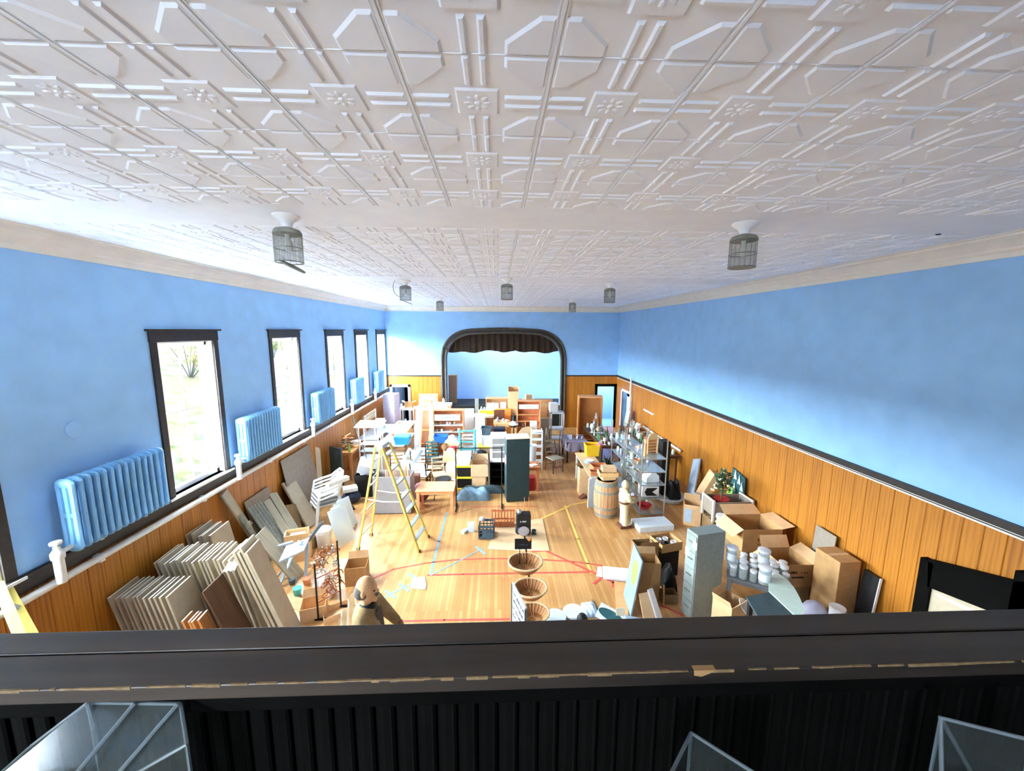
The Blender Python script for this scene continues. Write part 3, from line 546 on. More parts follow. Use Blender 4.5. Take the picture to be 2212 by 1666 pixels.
def table(name, label, loc, w, d, h, mt, rz=0, leg=.06, top=.03, legmt=None, apron=.07, inset=.03, group=None, cat='table', over=0):
    t = thing(name, label, cat, loc, rz, group); MB().cbox(0, 0, h-top, w, d, top).build('top', mt, t, bev=.005)
    for sx in (-1, 1):
        for sy in (-1, 1): MB().taper(leg*.75, leg*.75, leg, leg, 0, h-top, sx*(w/2-inset-leg/2), sy*(d/2-inset-leg/2)).build('leg', legmt or mt, t, bev=.003)
    if apron:
        for sy in (-1, 1): y = sy*(d/2-inset-leg/2); MB().box(-w/2+inset+leg, w/2-inset-leg, y-.012, y+.012, h-top-apron, h-top).build('apron', legmt or mt, t)
        for sx in (-1, 1): x = sx*(w/2-inset-leg/2); MB().box(x-.012, x+.012, -d/2+inset+leg, d/2-inset-leg, h-top-apron, h-top).build('apron', legmt or mt, t)
    return t
def rack(name, label, loc, w, d, h, zs, mt, rz=0, shelf='jar_glass', r=.012, group=None, th=.01, cat='shelf'):
    t = thing(name, label, cat, loc, rz, group)
    for sx in (-1, 1):
        for sy in (-1, 1): MB().tube([(sx*(w/2-r), sy*(d/2-r), 0), (sx*(w/2-r), sy*(d/2-r), h)], r, 6).build('post', mt, t)
    for z in zs:
        MB().box(-w/2+2*r, w/2-2*r, -d/2+2*r, d/2-2*r, z-th, z).build('shelf', shelf, t)
        f = MB()
        for sy in (-1, 1): f.tube([(-w/2+r, sy*(d/2-r), z-th/2), (w/2-r, sy*(d/2-r), z-th/2)], r*.7, 5)
        for sx in (-1, 1): f.tube([(sx*(w/2-r), -d/2+r, z-th/2), (sx*(w/2-r), d/2-r, z-th/2)], r*.7, 5)
        f.build('shelf_rail', mt, t)
    return t
def chair(label, loc, rz, fm, sm, n=4, h=.86, sh=.45, w=.42, group=None, name='slat_back_chair', seat=None):   # slatted back chair
    t = thing(name, label, 'chair', loc, rz, group); d = .42
    for sx in (-1, 1):
        x = sx*(w/2-.018); MB().tube([(x, -d/2+.02, 0), (x, -d/2+.03, sh)], .015, 6).build('leg', fm, t)
        MB().tube([(x, d/2+.04, 0), (x, d/2-.03, sh), (x, d/2+.07, h)], .015, 6).build('back_post', fm, t)
    MB().cbox(0, 0, sh-.02, w, d, .035).build('seat', seat or sm, t, bev=.01)
    for k in range(n): z = sh+.12+(h-sh-.16)*k/(n-1); y = d/2-.02+.09*(z-sh)/(h-sh); MB().box(-w/2+.03, w/2-.03, y-.01, y+.012, z, z+.05).build('slat', sm, t)
    for sy in (-1, 1): MB().tube([(-w/2+.02, sy*d/2*.92, .2), (w/2-.02, sy*d/2*.92, .2)], .01, 5).build('stretcher', fm, t)
    return t
def lean(name, label, b, tp, w, th, mt, cat='board', wdir=(0,1,0), group=None, bev=.003, parts=None):   # board leaning from b (bottom middle) up to tp
    b, tp = Vector(b), Vector(tp); z = (tp-b); L = z.length; z.normalize(); y = Vector(wdir); y = (y-z*y.dot(z)).normalized(); x = y.cross(z)
    m = Matrix((x, y, z)).transposed().to_4x4(); m.translation = b
    if parts is None:
        o = MB().box(-th/2, th/2, -w/2, w/2, 0, L).build(name, mt, None, bev=bev); tag(o, label, cat, group); o.matrix_world = m; return o
    t = thing(name, label, cat, group=group); t.matrix_world = m; parts(t, w, th, L); return t
def cyl(name, label, cat, loc, prof, mt, n=16, group=None, sx=1, sy=1, rz=0, rot=None):
    return solo(name, label, cat, MB().lathe(prof, n, (0,0,0), sx, sy), mt, loc, rz, group, True, rot=rot)
VASE = [(.0,0),(.04,0),(.055,.03),(.06,.08),(.04,.14),(.028,.18),(.036,.21),(.030,.21),(.022,.18),(0,.17)]
BOWL = [(.0,0),(.04,0),(.05,.01),(.09,.05),(.105,.08),(.098,.08),(.08,.05),(.04,.018),(0,.016)]
BOTT = [(.0,0),(.035,0),(.037,.01),(.037,.15),(.014,.20),(.013,.25),(.016,.255),(.016,.275),(0,.275)]
JAR  = [(.0,0),(.042,0),(.045,.01),(.045,.11),(.034,.125),(.034,.14),(.04,.142),(.04,.16),(0,.16)]
CUP  = [(.0,0),(.028,0),(.036,.08),(.032,.08),(.025,.008),(0,.007)]
LAMP = [(.0,0),(.06,0),(.06,.015),(.015,.03),(.012,.16),(.08,.17),(.05,.30),(.048,.30),(.075,.172),(0,.172)]
PLATE= [(.0,0),(.07,0),(.13,.016),(.13,.021),(.07,.008),(0,.008)]
def ordn(k): return ['first','second','third','fourth','fifth','sixth','seventh','eighth','ninth','tenth','eleventh','twelfth','thirteenth','fourteenth','fifteenth','sixteenth'][k]
rc = random.Random(21)
def clutter(zone, cx, cy, z, w, d, n, rz, kinds, group, hmax=1.0):     # separate small things laid out on a surface without touching
    put = []; R = Matrix.Rotation(rz, 2); tries = 0
    while len(put) < n and tries < n*40:
        tries += 1; k = rc.choice(kinds); s = rc.uniform(.75, 1.25); rad = {'vase':.06,'bowl':.105,'bottle':.038,'jar':.046,'cup':.037,'lamp':.08,'plate':.13,'box':.10,'book':.12,'basket':.11}[k]*s+.006
        if w < 2*rad or d < 2*rad: continue
        x, y = rc.uniform(-w/2+rad, w/2-rad), rc.uniform(-d/2+rad, d/2-rad)
        if any((x-a)**2+(y-b)**2 < (rad+r)**2 for a, b, r in put): continue
        put.append((x, y, rad)); v = R @ Vector((x, y)); L = (cx+v.x, cy+v.y, z+.001); a = rc.uniform(0, 6)
        if k in ('box', 'book'):
            bw, bd, bh = (rc.uniform(.09, .13)*s, rc.uniform(.09, .13)*s, rc.uniform(.05, .16)) if k == 'box' else (.15*s, .11*s, .025+rc.random()*.04)
            mt = rc.choice(['card', 'cream', 'white', 'blue_grey', 'lavender', 'taupe', 'terracotta', 'brown', 'stone', 'pale_green']); cn = {'card':'cardboard','cream':'cream','white':'white','blue_grey':'pale blue','lavender':'lilac','taupe':'taupe','terracotta':'terracotta','brown':'brown','stone':'beige','pale_green':'pale green'}[mt]
            solo('small_box' if k == 'box' else 'book', ('small '+cn+' box ' if k == 'box' else cn+' book lying flat ')+zone, k, MB().cbox(0, 0, 0, bw, bd, bh), mt, L, a, group, bev=.003)
        else:
            prof = {'vase':VASE,'bowl':BOWL,'bottle':BOTT,'jar':JAR,'cup':CUP,'lamp':LAMP,'plate':PLATE,'basket':[(.0,0),(.07,0),(.10,.08),(.105,.09),(.095,.09),(.065,.012),(0,.012)]}[k]
            mt = rc.choice({'vase':['stone_grey','pale_green','jar_glass','lavender','white','green','purple_grey'],'bowl':['white','jar_glass','stone','terracotta','stone_grey'],'bottle':['jar_glass','green','brown','pale_green'],'jar':['jar_glass','jar_glass','pale_green'],'cup':['white','lavender','jar_glass','stone'],'lamp':['cream','white','stone'],'plate':['white','cool_white','lavender','stone'],'basket':['wicker','rust','tan']}[k])
            cn = {'stone_grey':'grey','pale_green':'pale green','jar_glass':'clear glass','lavender':'lilac','white':'white','green':'green','purple_grey':'mauve','stone':'beige','terracotta':'terracotta','brown':'brown','cool_white':'white','cream':'cream','wicker':'woven brown','rust':'rust coloured','tan':'tan'}[mt]
            o = cyl({'lamp':'table_lamp','cup':'cup'}.get(k, k), 'small '+cn+' '+{'lamp':'table lamp'}.get(k, k)+' '+zone, {'lamp':'lamp'}.get(k, k), L, [(r*s, h*s*rc.uniform(.98, 1.0)) for r, h in prof], mt, 10, group, rz=a)
# ================================================================ ACRYLIC BINS on the balcony
def abin(label, pts, zt, zb=3.262):                            # clear bin from its rim outline
    t = thing('acrylic_bin', label, 'bin', (0, 0, 0), 0, 'clear acrylic bins on the balcony'); top = [P(x, y, z) for (x, y), z in zip(pts, zt)]
    n = len(top); c = sum(top, Vector())/n
    for i in range(n):
        a, b = top[i], top[(i+1) % n]; MB().ext([a, b, Vector((b.x, b.y, zb)), Vector((a.x, a.y, zb))], (c-(a+b)/2).normalized()*.004).build('wall_panel', 'acrylic', t)
        MB().tube([a, b], .0032, 6).build('rim_edge', 'acrylic_edge', t); MB().tube([a, Vector((a.x, a.y, zb))], .003, 5).build('corner_edge', 'acrylic_edge', t)
    MB().ext([Vector((v.x, v.y, zb)) for v in top], (0, 0, .004)).build('base', 'acrylic', t)
    return t, top
t, tp = abin('large clear acrylic bin with a ridged lid at the left edge of the balcony', [(190, 1518), (390, 1521), (404, 1608), (260, 1690), (-30, 1700), (70, 1610)], [3.80, 3.80, 3.765, 3.72, 3.69, 3.73])
MB().ext(tp, (0, 0, .004)).build('lid', 'acrylic', t)
for a, b in (((292, 1519), (150, 1690)), ((385, 1521), (240, 1690)), ((190, 1520), (215, 1612))): p0, p1 = P(*a, 3.806), P(*b, 3.725); MB().tube([p0, p1], .004, 6).build('lid_ridge', 'acrylic_edge', t)
abin('clear acrylic bin showing one corner at the bottom right of centre', [(1493, 1584), (1660, 1690), (1560, 1790), (1420, 1730)], [3.74]*4)
t, tp = abin('clear acrylic bin in the bottom right corner of the balcony', [(2032, 1551), (2230, 1600), (2250, 1720), (2035, 1740)], [3.79, 3.79, 3.70, 3.70])
MB().tube([P(2032, 1551, 3.79), P(2110, 1690, 3.62)], .004, 6).build('inner_edge', 'acrylic_edge', t)
# ================================================================ LEFT SIDE: stacked boards and lumber
yl = thing('folded_ladder', 'yellow folded ladder leaning on the left wall at the edge of the picture', 'ladder')
rl = []
for a, b in (((6, 1285), (34, 1352)), ((30, 1298), (66, 1364))):
    p0 = QX(a[0], a[1], XL+.14); p1 = QX(b[0], b[1], XL+.42); d = (p1-p0); k = p1.z/(p0.z-p1.z); e = p1+d*k; e.z = 0; rl.append((p0-d*.4, e)); MB().beam(p0-d*.4, e, .03, .07, (0,1,0)).build('rail', 'ladder_yellow', yl)
for k in range(7): u = .08+.13*k; MB().beam(rl[0][0].lerp(rl[0][1], u), rl[1][0].lerp(rl[1][1], u), .03, .05).build('rung', 'steel', yl)
# rows of shelf boards standing on end, leaning back to the wall. each board is a thing
def brow(tag_, label, n, x_in, x_out, y, w, L, tilt, mt, grp, th=.02, jit=.03, yaw=0, seed=1, lab2=None, z0=0, dy=0):
    r = random.Random(seed); out = []
    for k in range(n):
        f = k/(n-1) if n > 1 else 0; x = x_in+(x_out-x_in)*f; ln = L*r.uniform(1-jit, 1+jit); a = tilt+r.uniform(-.01, .01)
        yy = y+dy*f+r.uniform(-jit, jit)
        b = Vector((x, yy, z0+.5*th*math.sin(a))); tp = b+Vector((-math.sin(a)*ln, 0, math.cos(a)*ln)); wd = Vector((math.sin(yaw), math.cos(yaw), 0))
        def parts(t, w_, th_, L_):
            MB().box(-th_/2, th_/2, -w_/2, w_/2, 0, L_-.001).build('panel', mt, t); MB().box(-th_/2-.0004, th_/2+.0004, -w_/2-.0006, w_/2+.0006, L_-.004, L_).build('top_edge', 'beige_edge', t)
        lab = label % ordn(k) if not lab2 else (lab2[0] if k == 0 else lab2[1] if k == n-1 else label % ordn(k))
        out.append(lean('shelf_board', lab, b, tp, w, th, mt, 'board', wd, grp, parts=parts))
    return out
brow('A', 'beige shelf board, %s from the wall in the front stack nearest the balcony', 11, -4.66, -3.98, 4.86, .46, 1.14, .24, 'beige', 'front stack of shelf boards', .024, .012, -.12, 2, ('beige shelf board closest to the wall in the front stack', 'outermost beige shelf board of the front stack'))
brow('B', 'beige shelf board, %s from the wall in the long middle row', 16, -4.50, -3.42, 5.42, .52, 1.30, .26, 'beige', 'middle row of shelf boards', .024, .02, -.16, 3, None)
brow('C', 'long beige shelf board, %s from the wall in the outer row', 4, -3.16, -2.98, 5.25, .40, 1.55, .34, 'beige', 'outer row of long panels', .03, .03, -.18, 4, ('long beige panel next to the dark brown board', 'outermost long beige panel reaching furthest across the floor'))
brow('D', 'beige shelf board, %s from the wall in the short back row', 5, -4.72, -4.36, 6.15, .5, 1.26, .2, 'beige', 'back row of shelf boards', .024, .02, -.1, 5, None)
brow('E', 'bare brown board, %s from the wall in the small front stack', 4, -3.82, -3.64, 4.72, .20, .80, .3, 'honey', 'small stack of bare brown boards', .026, .02, -.15, 6, None)
lean('brown_hardboard', 'dark brown hardboard sheet leaning against the middle row of boards', (-3.36, 4.86, .01), (-3.80, 4.86, 1.15), .42, .02, 'walnut', 'panel', (-.10, 1, 0))
lean('shelf_board', 'short beige board lying low at the foot of the front stack', (-4.55, 4.42, .02), (-4.88, 4.45, .40), .4, .03, 'beige', 'board')
solo('folded_cloth', 'white folded cloth resting on the brown panel top', 'cloth', MB().grid(lambda u, v: (-.07+.14*u, -.10+.2*v, .05*math.sin(u*PI)*math.sin(v*PI)+.012*math.sin(u*17+v*9)), 10, 10), 'cool_white', P(500, 1225, 1.22), .3, smooth=True, solid=.01)
# long leaning lumber
def wl_(x, y, off=.085): return QX(x, y, XL+off)
lean('long_plank', 'long weathered plank leaning against the left wall panelling', P(536, 1200, 0)+Vector((.35,0,0)), wl_(483, 1064), .17, .035, 'weathered', 'plank')
lean('long_plank', 'narrow weathered plank beside the long plank on the left wall', P(556, 1205, 0)+Vector((.32,-.1,0)), wl_(498, 1088), .11, .03, 'stone_grey', 'plank')
lean('siding_panel', 'grey corrugated siding sheet leaning on the left wall', P(612, 1200, 0)+Vector((.12,0,0)), wl_(548, 1090), .42, .03, 'stone_grey', 'panel', parts=lambda t, w, th, L: [MB().box(-th/2, th/2, -w/2+w*k/5+.004, -w/2+w*(k+1)/5-.004, 0, L).build('slat', 'stone_grey', t, bev=.006) for k in range(5)])
lean('siding_panel', 'mossy grey board in front of the corrugated siding', P(624, 1196, 0)+Vector((.22,0,0)), wl_(574, 1080), .20, .03, 'weathered', 'panel')
lean('long_plank', 'tan plank with a reddish knot leaning beside the grey siding', P(640, 1188, 0)+Vector((.12,.1,0)), wl_(588, 1066), .22, .035, 'weathered', 'plank')
lean('weathered_sheet', 'wide weathered beige sheet leaning low before the grey siding', P(592, 1250, 0)+Vector((.45,0,0)), P(560, 1150, .95), .34, .03, 'weathered', 'panel')
lean('door_slab', 'pale grey door slab leaning beside the white plastic chairs', P(668, 1135, 0)+Vector((.1,0,0)), wl_(622, 1040), .46, .05, 'beige', 'panel', bev=.012)
lean('hardboard_sheet', 'large grey brown hardboard sheet leaning flat to the left wall', (XL+.30, 9.3, 0), (XL+.05, 9.3, 1.52), 1.35, .012, 'taupe', 'sheet')
lean('hardboard_sheet', 'smaller grey hardboard sheet behind the tan plank', (XL+.30, 7.7, 0), (XL+.05, 7.7, 1.15), .8, .012, 'taupe', 'sheet')
lean('torn_cardboard', 'torn brown cardboard sheet propped between the leaning boards', P(635, 1160, 0)+Vector((.1,0,0)), P(628, 1090, .62), .34, .012, 'card_dark', 'cardboard')
lean('corner_post', 'white board with a bent end leaning behind the shelf boards', P(556, 1185, 0)+Vector((.2,.2,0)), P(537, 1130, .75), .10, .03, 'beige_edge', 'board')
# crate, bucket, chairs
c = P(640, 1212, 0); t = thing('wooden_crate', 'small open wooden crate with a printed label end', 'crate', (c.x, c.y+.1, .36), .35)
for s in (-1, 1): MB().box(-.2, .2, s*.13-.008, s*.13+.008, 0, .2).build('side', 'pine', t)
for s in (-1, 1): MB().box(s*.2-.008, s*.2+.008, -.138, .138, 0, .2).build('end', 'cream' if s < 0 else 'pine', t)
MB().box(-.2, .2, -.13, .13, 0, .012).build('bottom', 'pine', t); MB().box(-.2095, -.2085, -.08, .09, .08, .14).build('label_print', 'ink', t); MB().box(-.12, .14, -.08, .09, .1, .14).build('papers', 'cool_white', t)
carton('cardboard box under the small open wooden crate', (c.x+.02, c.y+.1, 0), .42, .3, .355, .35, 'card_pale')
c = P(694, 1188, 0); t = thing('plastic_bucket', 'white plastic bucket with a lid beside the stacked chairs', 'bucket', (c.x, c.y+.15, 0))
MB().lathe([(0,0),(.125,0),(.13,.01),(.148,.30),(.155,.30),(.155,.325),(.15,.33),(.155,.335),(.155,.36),(0,.36)], 24).build('pail', 'white', t, True); MB().lathe([(.158,.362),(.16,.375),(.15,.385),(.13,.378),(0,.378)], 24).build('lid', 'cool_white', t, True)
MB().tube([(.158*math.cos(a*PI/10), -.02-.158*math.sin(a*PI/10)*.5, .33-.14*math.sin(a*PI/10)) for a in range(11)], .004, 5).build('bail', 'steel', t)
c = P(678, 1205, 0); carton('low brown carton beside the white bucket', (c.x-.26, c.y+.42, 0), .24, .24, .26, .1, 'card_dark')
carton('shallow tan carton tray before the white bucket', (c.x+.12, c.y-.22, 0), .30, .2, .08, .2, 'card_pale', {})
for k in range(3): a = P(652+4*k, 1185-3*k, .5); solo('black_batten', 'black batten lying across the cartons by the bucket', 'batten', MB().beam((0,0,0), Vector(P(690+5*k, 1132-3*k, .62))-a, .03, .02), 'black', a, 0, 'black battens by the bucket')
def monobloc(label, loc, rz, group):                            # white resin armchair
    t = thing('plastic_chair', label, 'chair', loc, rz, group); W2, D2 = .27, .25
    MB().grid(lambda u, v: (-W2*.9+W2*1.8*u, -D2+2*D2*v, .43-.03*math.sin(PI*u)*math.sin(PI*v)), 8, 8).build('seat', 'white', t, True, solid=.012)
    for sx in (-1, 1):
        for sy in (-1, 1): MB().ext([(sx*W2*.95-.02, sy*D2*.95, .43), (sx*W2*.95+.02, sy*D2*.95, .43), (sx*(W2+.05)+.018, sy*(D2+.04), 0), (sx*(W2+.05)-.018, sy*(D2+.04), 0)], (0, -sy*.035, 0)).build('leg', 'white', t)
    for k in range(5): x = -.16+.08*k; MB().ext([(x-.022, D2-.01, .45), (x+.022, D2-.01, .45), (x*1.2+.02, D2+.10, .80), (x*1.2-.02, D2+.10, .80)], (0, .012, 0)).build('back_slat', 'white', t)
    rim = [(-W2-.04, -D2*.7, .62), (-W2-.05, 0, .645), (-W2-.03, D2*.9, .68), (-W2*.85, D2+.08, .78), (-.12, D2+.13, .86), (.12, D2+.13, .86), (W2*.85, D2+.08, .78), (W2+.03, D2*.9, .68), (W2+.05, 0, .645), (W2+.04, -D2*.7, .62)]
    MB().tube(rim, .026, 8).build('arm_rim', 'white', t, True)
    for sx in (-1, 1): MB().tube([(sx*(W2+.04), -D2*.7, .62), (sx*(W2+.02), -D2*.8, .43)], .02, 6).build('arm_post', 'white', t)
    return t
mc = P(690, 1140, 0)+Vector((-.05, .42, 0)); ch0 = monobloc('bottom white plastic armchair of the stack by the leaning panel', mc, -.9, 'stacked white armchairs')
for k in range(1, 4): dup(ch0, mc+Vector((.012*k, .015*k, .085*k)), -.9, ['', 'second white plastic armchair from the bottom of the stack', 'third white plastic armchair from the bottom of the stack', 'top white plastic armchair of the stack holding odds and ends'][k])
# wrapped panels, styrofoam, black bag
for k in range(4):
    b = P(722+6*k, 1172-9*k, 0)+Vector((.14, .16, 0)); lean('wrapped_panel', ['white panel at the front of the plastic wrapped bundle', 'second white panel of the plastic wrapped bundle', 'third white panel of the plastic wrapped bundle', 'rear white panel of the plastic wrapped bundle'][k], b, b+Vector((-.22, .12, .62)), .34, .025, 'cool_white', 'panel', (.5, 1, 0), 'plastic wrapped panels')
b = P(728, 1178, 0)+Vector((.2, .08, 0)); lean('plastic_sheet', 'clear crumpled plastic sheet draped over the white panels', b, b+Vector((-.26, .16, .66)), .46, .01, 'poly', 'sheet', (.5, 1, 0))
c = P(708, 1090, .6); solo('foam_block', 'long white foam block lying across the stacked plastic chairs', 'foam', MB().cbox(0, 0, 0, .14, .55, .10), 'cool_white', (c.x+.10, c.y+.35, .95), -.55, bev=.012)
c = P(752, 1095, 0); solo('black_bag', 'crumpled black bag on the floor before the dark bin', 'bag', MB().ell((0,0,.16), (.24,.18,.17), 10, 7), 'navy', (c.x, c.y+.25, .0), .3, smooth=True)
solo('white_box', 'white box lying on the crumpled black bag', 'box', MB().cbox(0,0,0,.34,.26,.1), 'cool_white', (c.x-.02, c.y+.25, .33), .5, bev=.006)
t = thing('black_trestle', 'small black open trestle lying before the black bag', 'frame', P(752, 1105, 0), .6)
for a, b in (((-.15,0,.02),(.15,0,.02)), ((-.15,.2,.02),(.15,.2,.02)), ((-.15,0,.02),(-.15,.2,.02)), ((.15,0,.02),(.15,.2,.02))): MB().beam(a, b, .03).build('bar', 'black', t)
# cream bookcase with rounded ends, dark panel, wood scraps
c = P(688, 1068, 0); t = thing('rounded_bookcase', 'cream bookcase with tall rounded sides standing by the left wall', 'bookcase', (c.x-.18, c.y+.25, 0), -1.05)
for s in (-1, 1):
    pr = [(-.16, 0), (.16, 0), (.16, 1.22), (.13, 1.28), (.06, 1.31), (-.06, 1.31), (-.13, 1.28), (-.16, 1.22)]; MB().ext([(s*.19-.01, y, z) for y, z in pr], (.022, 0, 0)).build('side', 'cream', t, bev=.004)
for z in (.05, .34, .62, .9, 1.12): MB().box(-.18, .18, -.15, .15, z, z+.02).build('shelf', 'tan', t)
MB().box(-.18, .18, .14, .152, 0, 1.1).build('back', 'tan', t)
solo('cream_block', 'cream wooden offcut standing behind the rounded bookcase', 'board', MB().box(-.09, .09, -.01, .01, 0, 1.58), 'cream', (c.x-.42, c.y+.55, 0), -.6)
c = P(722, 1054, 0); t = thing('dark_cabinet', 'dark blue grey wooden screen panel beside the cream bookcase', 'cabinet', (c.x-.0, c.y+.25, 0), -.45)
MB().box(-.23, .23, -.03, .03, 0, 1.12).build('panel', 'chalk', t, bev=.01); MB().box(-.02, .10, -.034, -.028, .78, 1.02).build('pale_patch', 'slate', t)
w0 = P(730, 1030, 0); t = table('work_bench', 'rough wooden bench piled with scrap lumber by the left wall', (-4.6, 11.72, 0), .58, 1.05, .88, 'honey', 0, .07, .04)
rw = random.Random(5)
for k in range(16): a = rw.uniform(-.4, .4); solo('scrap_wood', 'loose strip of scrap wood heaped on the rough bench', 'lumber', MB().beam((-.26*rw.uniform(.5,1.05), 0, 0), (.26*rw.uniform(.5,1.05), 0, 0), rw.uniform(.03,.07), .025), rw.choice(['honey','weathered','walnut','oak']), (-4.6+rw.uniform(-.04,.04), 11.7+rw.uniform(-.08,.08), .893+.0255*k), a*.8+(PI/2 if k % 2 else 0), 'scrap wood on the bench')
solo('white_box', 'white carton on the end of the scrap lumber bench', 'box', MB().cbox(0,0,0,.3,.22,.1), 'white', (-4.52, 12.10, .88), .4, bev=.005)
cyl('green_bottle', 'small bright green bottle on the corner of the scrap bench', 'bottle', (-4.42, 11.28, .88), BOTT, 'lime', 10)
lean('steel_post', 'galvanised post leaning on the wall behind the scrap bench', (-4.5, 12.75, 0), (XL+.12, 12.85, 1.6), .08, .05, 'weathered', 'post')
# black bin with white odds and ends
c = P(783, 1078, 0); tote('black square bin holding white oddments left of the ladder', (c.x, c.y+.3, 0), .46, .46, .62, 'black', None, .1)
solo('foam_box', 'tilted white foam box heaped on the black square bin', 'box', MB().cbox(0,0,0,.34,.40,.26), 'cool_white', (c.x-.02, c.y+.28, .72), .3, bev=.01, rot=(.35, .35, .3))
solo('white_tray', 'flat white tray lying on the rim of the black square bin', 'tray', MB().cbox(0,0,0,.36,.3,.03), 'cool_white', (c.x+.05, c.y+.26, .64), .5, bev=.005)
solo('metal_rod', 'thin dark rod standing up out of the black square bin', 'rod', MB().tube([(0,0,0), (-.22,.05,.85)], .012, 6), 'slate', (c.x+.16, c.y+.32, .55))
# ---------------------------------------------------------------- stepladder
ld = thing('stepladder', 'yellow fibreglass stepladder with aluminium steps open on the floor', 'ladder')
fn, ff, rn, rf = P(905, 1193), P(925, 1161), P(774, 1187), P(802, 1156); zt = 2.27
cn = P(826, 968, zt); cf = P(842, 957, zt); ln_ = P(811, 963, zt); lf_ = P(824, 954, zt)
tn, tf = cn.copy(), cf.copy(); un, uf = ln_, lf_
for nm, a, b, w in (('front_rail', fn, tn, .085), ('front_rail', ff, tf, .085), ('rear_rail', rn, un, .06), ('rear_rail', rf, uf, .06)): MB().beam(a, b, .035, w, (0,1,0)).build(nm, 'ladder_yellow', ld, bev=.004)
MB().ext([v+Vector((0,0,-.03)) for v in (un, tn, tf, uf)], (0, 0, .07)).build('top_cap', 'blue_grey', ld, bev=.01)
for k in range(7):
    u = .135*(k+.85); a, b = fn.lerp(tn, u), ff.lerp(tf, u); d = Vector((-.055, 0, 0)); MB().ext([a-d*.7, b-d*.7, b+d, a+d], (0, 0, .03)).build('step', 'steel', ld)
for u in (.14, .38, .62, .85): MB().beam(rn.lerp(un, u), rf.lerp(uf, u), .025, .025).build('rear_bar', 'steel', ld)
for a, b, c, d in ((fn, tn, rn, un), (ff, tf, rf, uf)): p0, p1 = a.lerp(b, .50), c.lerp(d, .50); MB().tube([p0, p0.lerp(p1, .5)-Vector((0,0,.03)), p1], .013, 6).build('spreader', 'steel', ld)
for v in (fn, ff, rn, rf): MB().cbox(v.x, v.y, 0, .06, .06, .04).build('foot', 'black', ld)
# grey display box and things round the ladder
c0, c1 = P(808, 1111), P(888, 1110); w = c1.x-c0.x; cx = (c0.x+c1.x)/2
t = thing('grey_crate', 'large plain grey open box behind the ladder filled with stakes', 'box', (cx, c0.y+.25, 0)); hz = Q(848, 1031, c0.y).z
b = MB().box(-w/2, w/2, -.25, -.235, 0, hz).box(-w/2, w/2, .235, .25, 0, hz).box(-w/2, -w/2+.015, -.235, .235, 0, hz).box(w/2-.015, w/2, -.235, .235, 0, hz).box(-w/2, w/2, -.25, .25, 0, .015); b.build('panels', 'grey', t)
for k in range(14): u = rw.uniform(-.42, .42)*w; v = rw.uniform(-.2, .2); solo('wooden_stake', 'pale wooden stake standing in the large grey box', 'stake', MB().tube([(0,0,0), (rw.uniform(-.06,.06), rw.uniform(-.05,.05), hz+.06+rw.random()*.14)], .012, 5), rw.choice(['pine','oak','terracotta']), (cx+u, c0.y+.25+v, .02), 0, 'stakes in the grey box')
t0 = P(937, 1060, .62); tb = table('side_table', 'orange stained wooden side table with square legs', (-1.53, 9.24, 0), .93, .62, .63, 'table_orange', 0, .075, .03, apron=.08, inset=.02)
solo('red_cushion', 'dull red cushion standing on edge left of the orange table', 'cushion', MB().ell((0,0,.26), (.22,.1,.27), 10, 8), 'plum', (-2.02, 9.75, 0), .1, smooth=True)
t = thing('metal_stool', 'black metal stool frame standing behind the orange table', 'stool', (-1.45, 9.95, 0))
for sx in (-1, 1):
    for sy in (-1, 1): MB().tube([(sx*.24, sy*.17, 0), (sx*.17, sy*.12, .52)], .013, 6).build('leg', 'black_metal', t)
MB().lathe([(0,.52),(.2,.52),(.2,.55),(0,.55)], 16).build('seat', 'black', t); MB().tube([(-.2,-.15,.22),(.2,-.15,.22)], .01, 5).build('stretcher', 'black_metal', t); MB().tube([(-.2,.15,.3),(.2,.15,.3)], .01, 5).build('stretcher', 'black_metal', t)
# ================================================================ CENTRE PILE
def RB(r, Y): return rect(*r, Y)
def cart(label, r, Y, d, mt='card', flaps=None, z0=None, rz=0, **k):
    cx, w, a, b = RB(r, Y); a = a if z0 is None else z0; return carton(label, (cx, Y+d/2, a), w, d, b-a, rz, mt, flaps, **k)
def tot(label, r, Y, d, mt, lid=None, z0=None, **k):
    cx, w, a, b = RB(r, Y); a = a if z0 is None else z0; return tote(label, (cx, Y+d/2, a), w, d, b-a, mt, lid, **k)
def slab(name, label, cat, r, Y, d, mt, z0=None, rz=0, bev=.004, **k):
    cx, w, a, b = RB(r, Y); a = a if z0 is None else z0; return solo(name, label, cat, MB().cbox(0, 0, 0, w, d, b-a), mt, (cx, Y+d/2, a), rz, bev=bev, **k)
# black display frame in front
t = thing('garment_rail', 'tall thin black metal garment rail before the stacked totes', 'frame'); Yf = 9.32
z1 = Q(986, 966, Yf).z; x0, x1 = Q(986, 1095, Yf).x, Q(1084, 1097, Yf).x
for x in (x0, x1): MB().tube([(x, Yf, .0), (x, Yf, z1)], .016, 6).build('post', 'black_metal', t); MB().tube([(x, Yf-.22, .018), (x, Yf+.22, .018)], .018, 6).build('foot', 'black_metal', t)
MB().tube([(x0, Yf, z1-.03), (x1, Yf, z1-.03)], .013, 6).build('top_bar', 'black_metal', t)
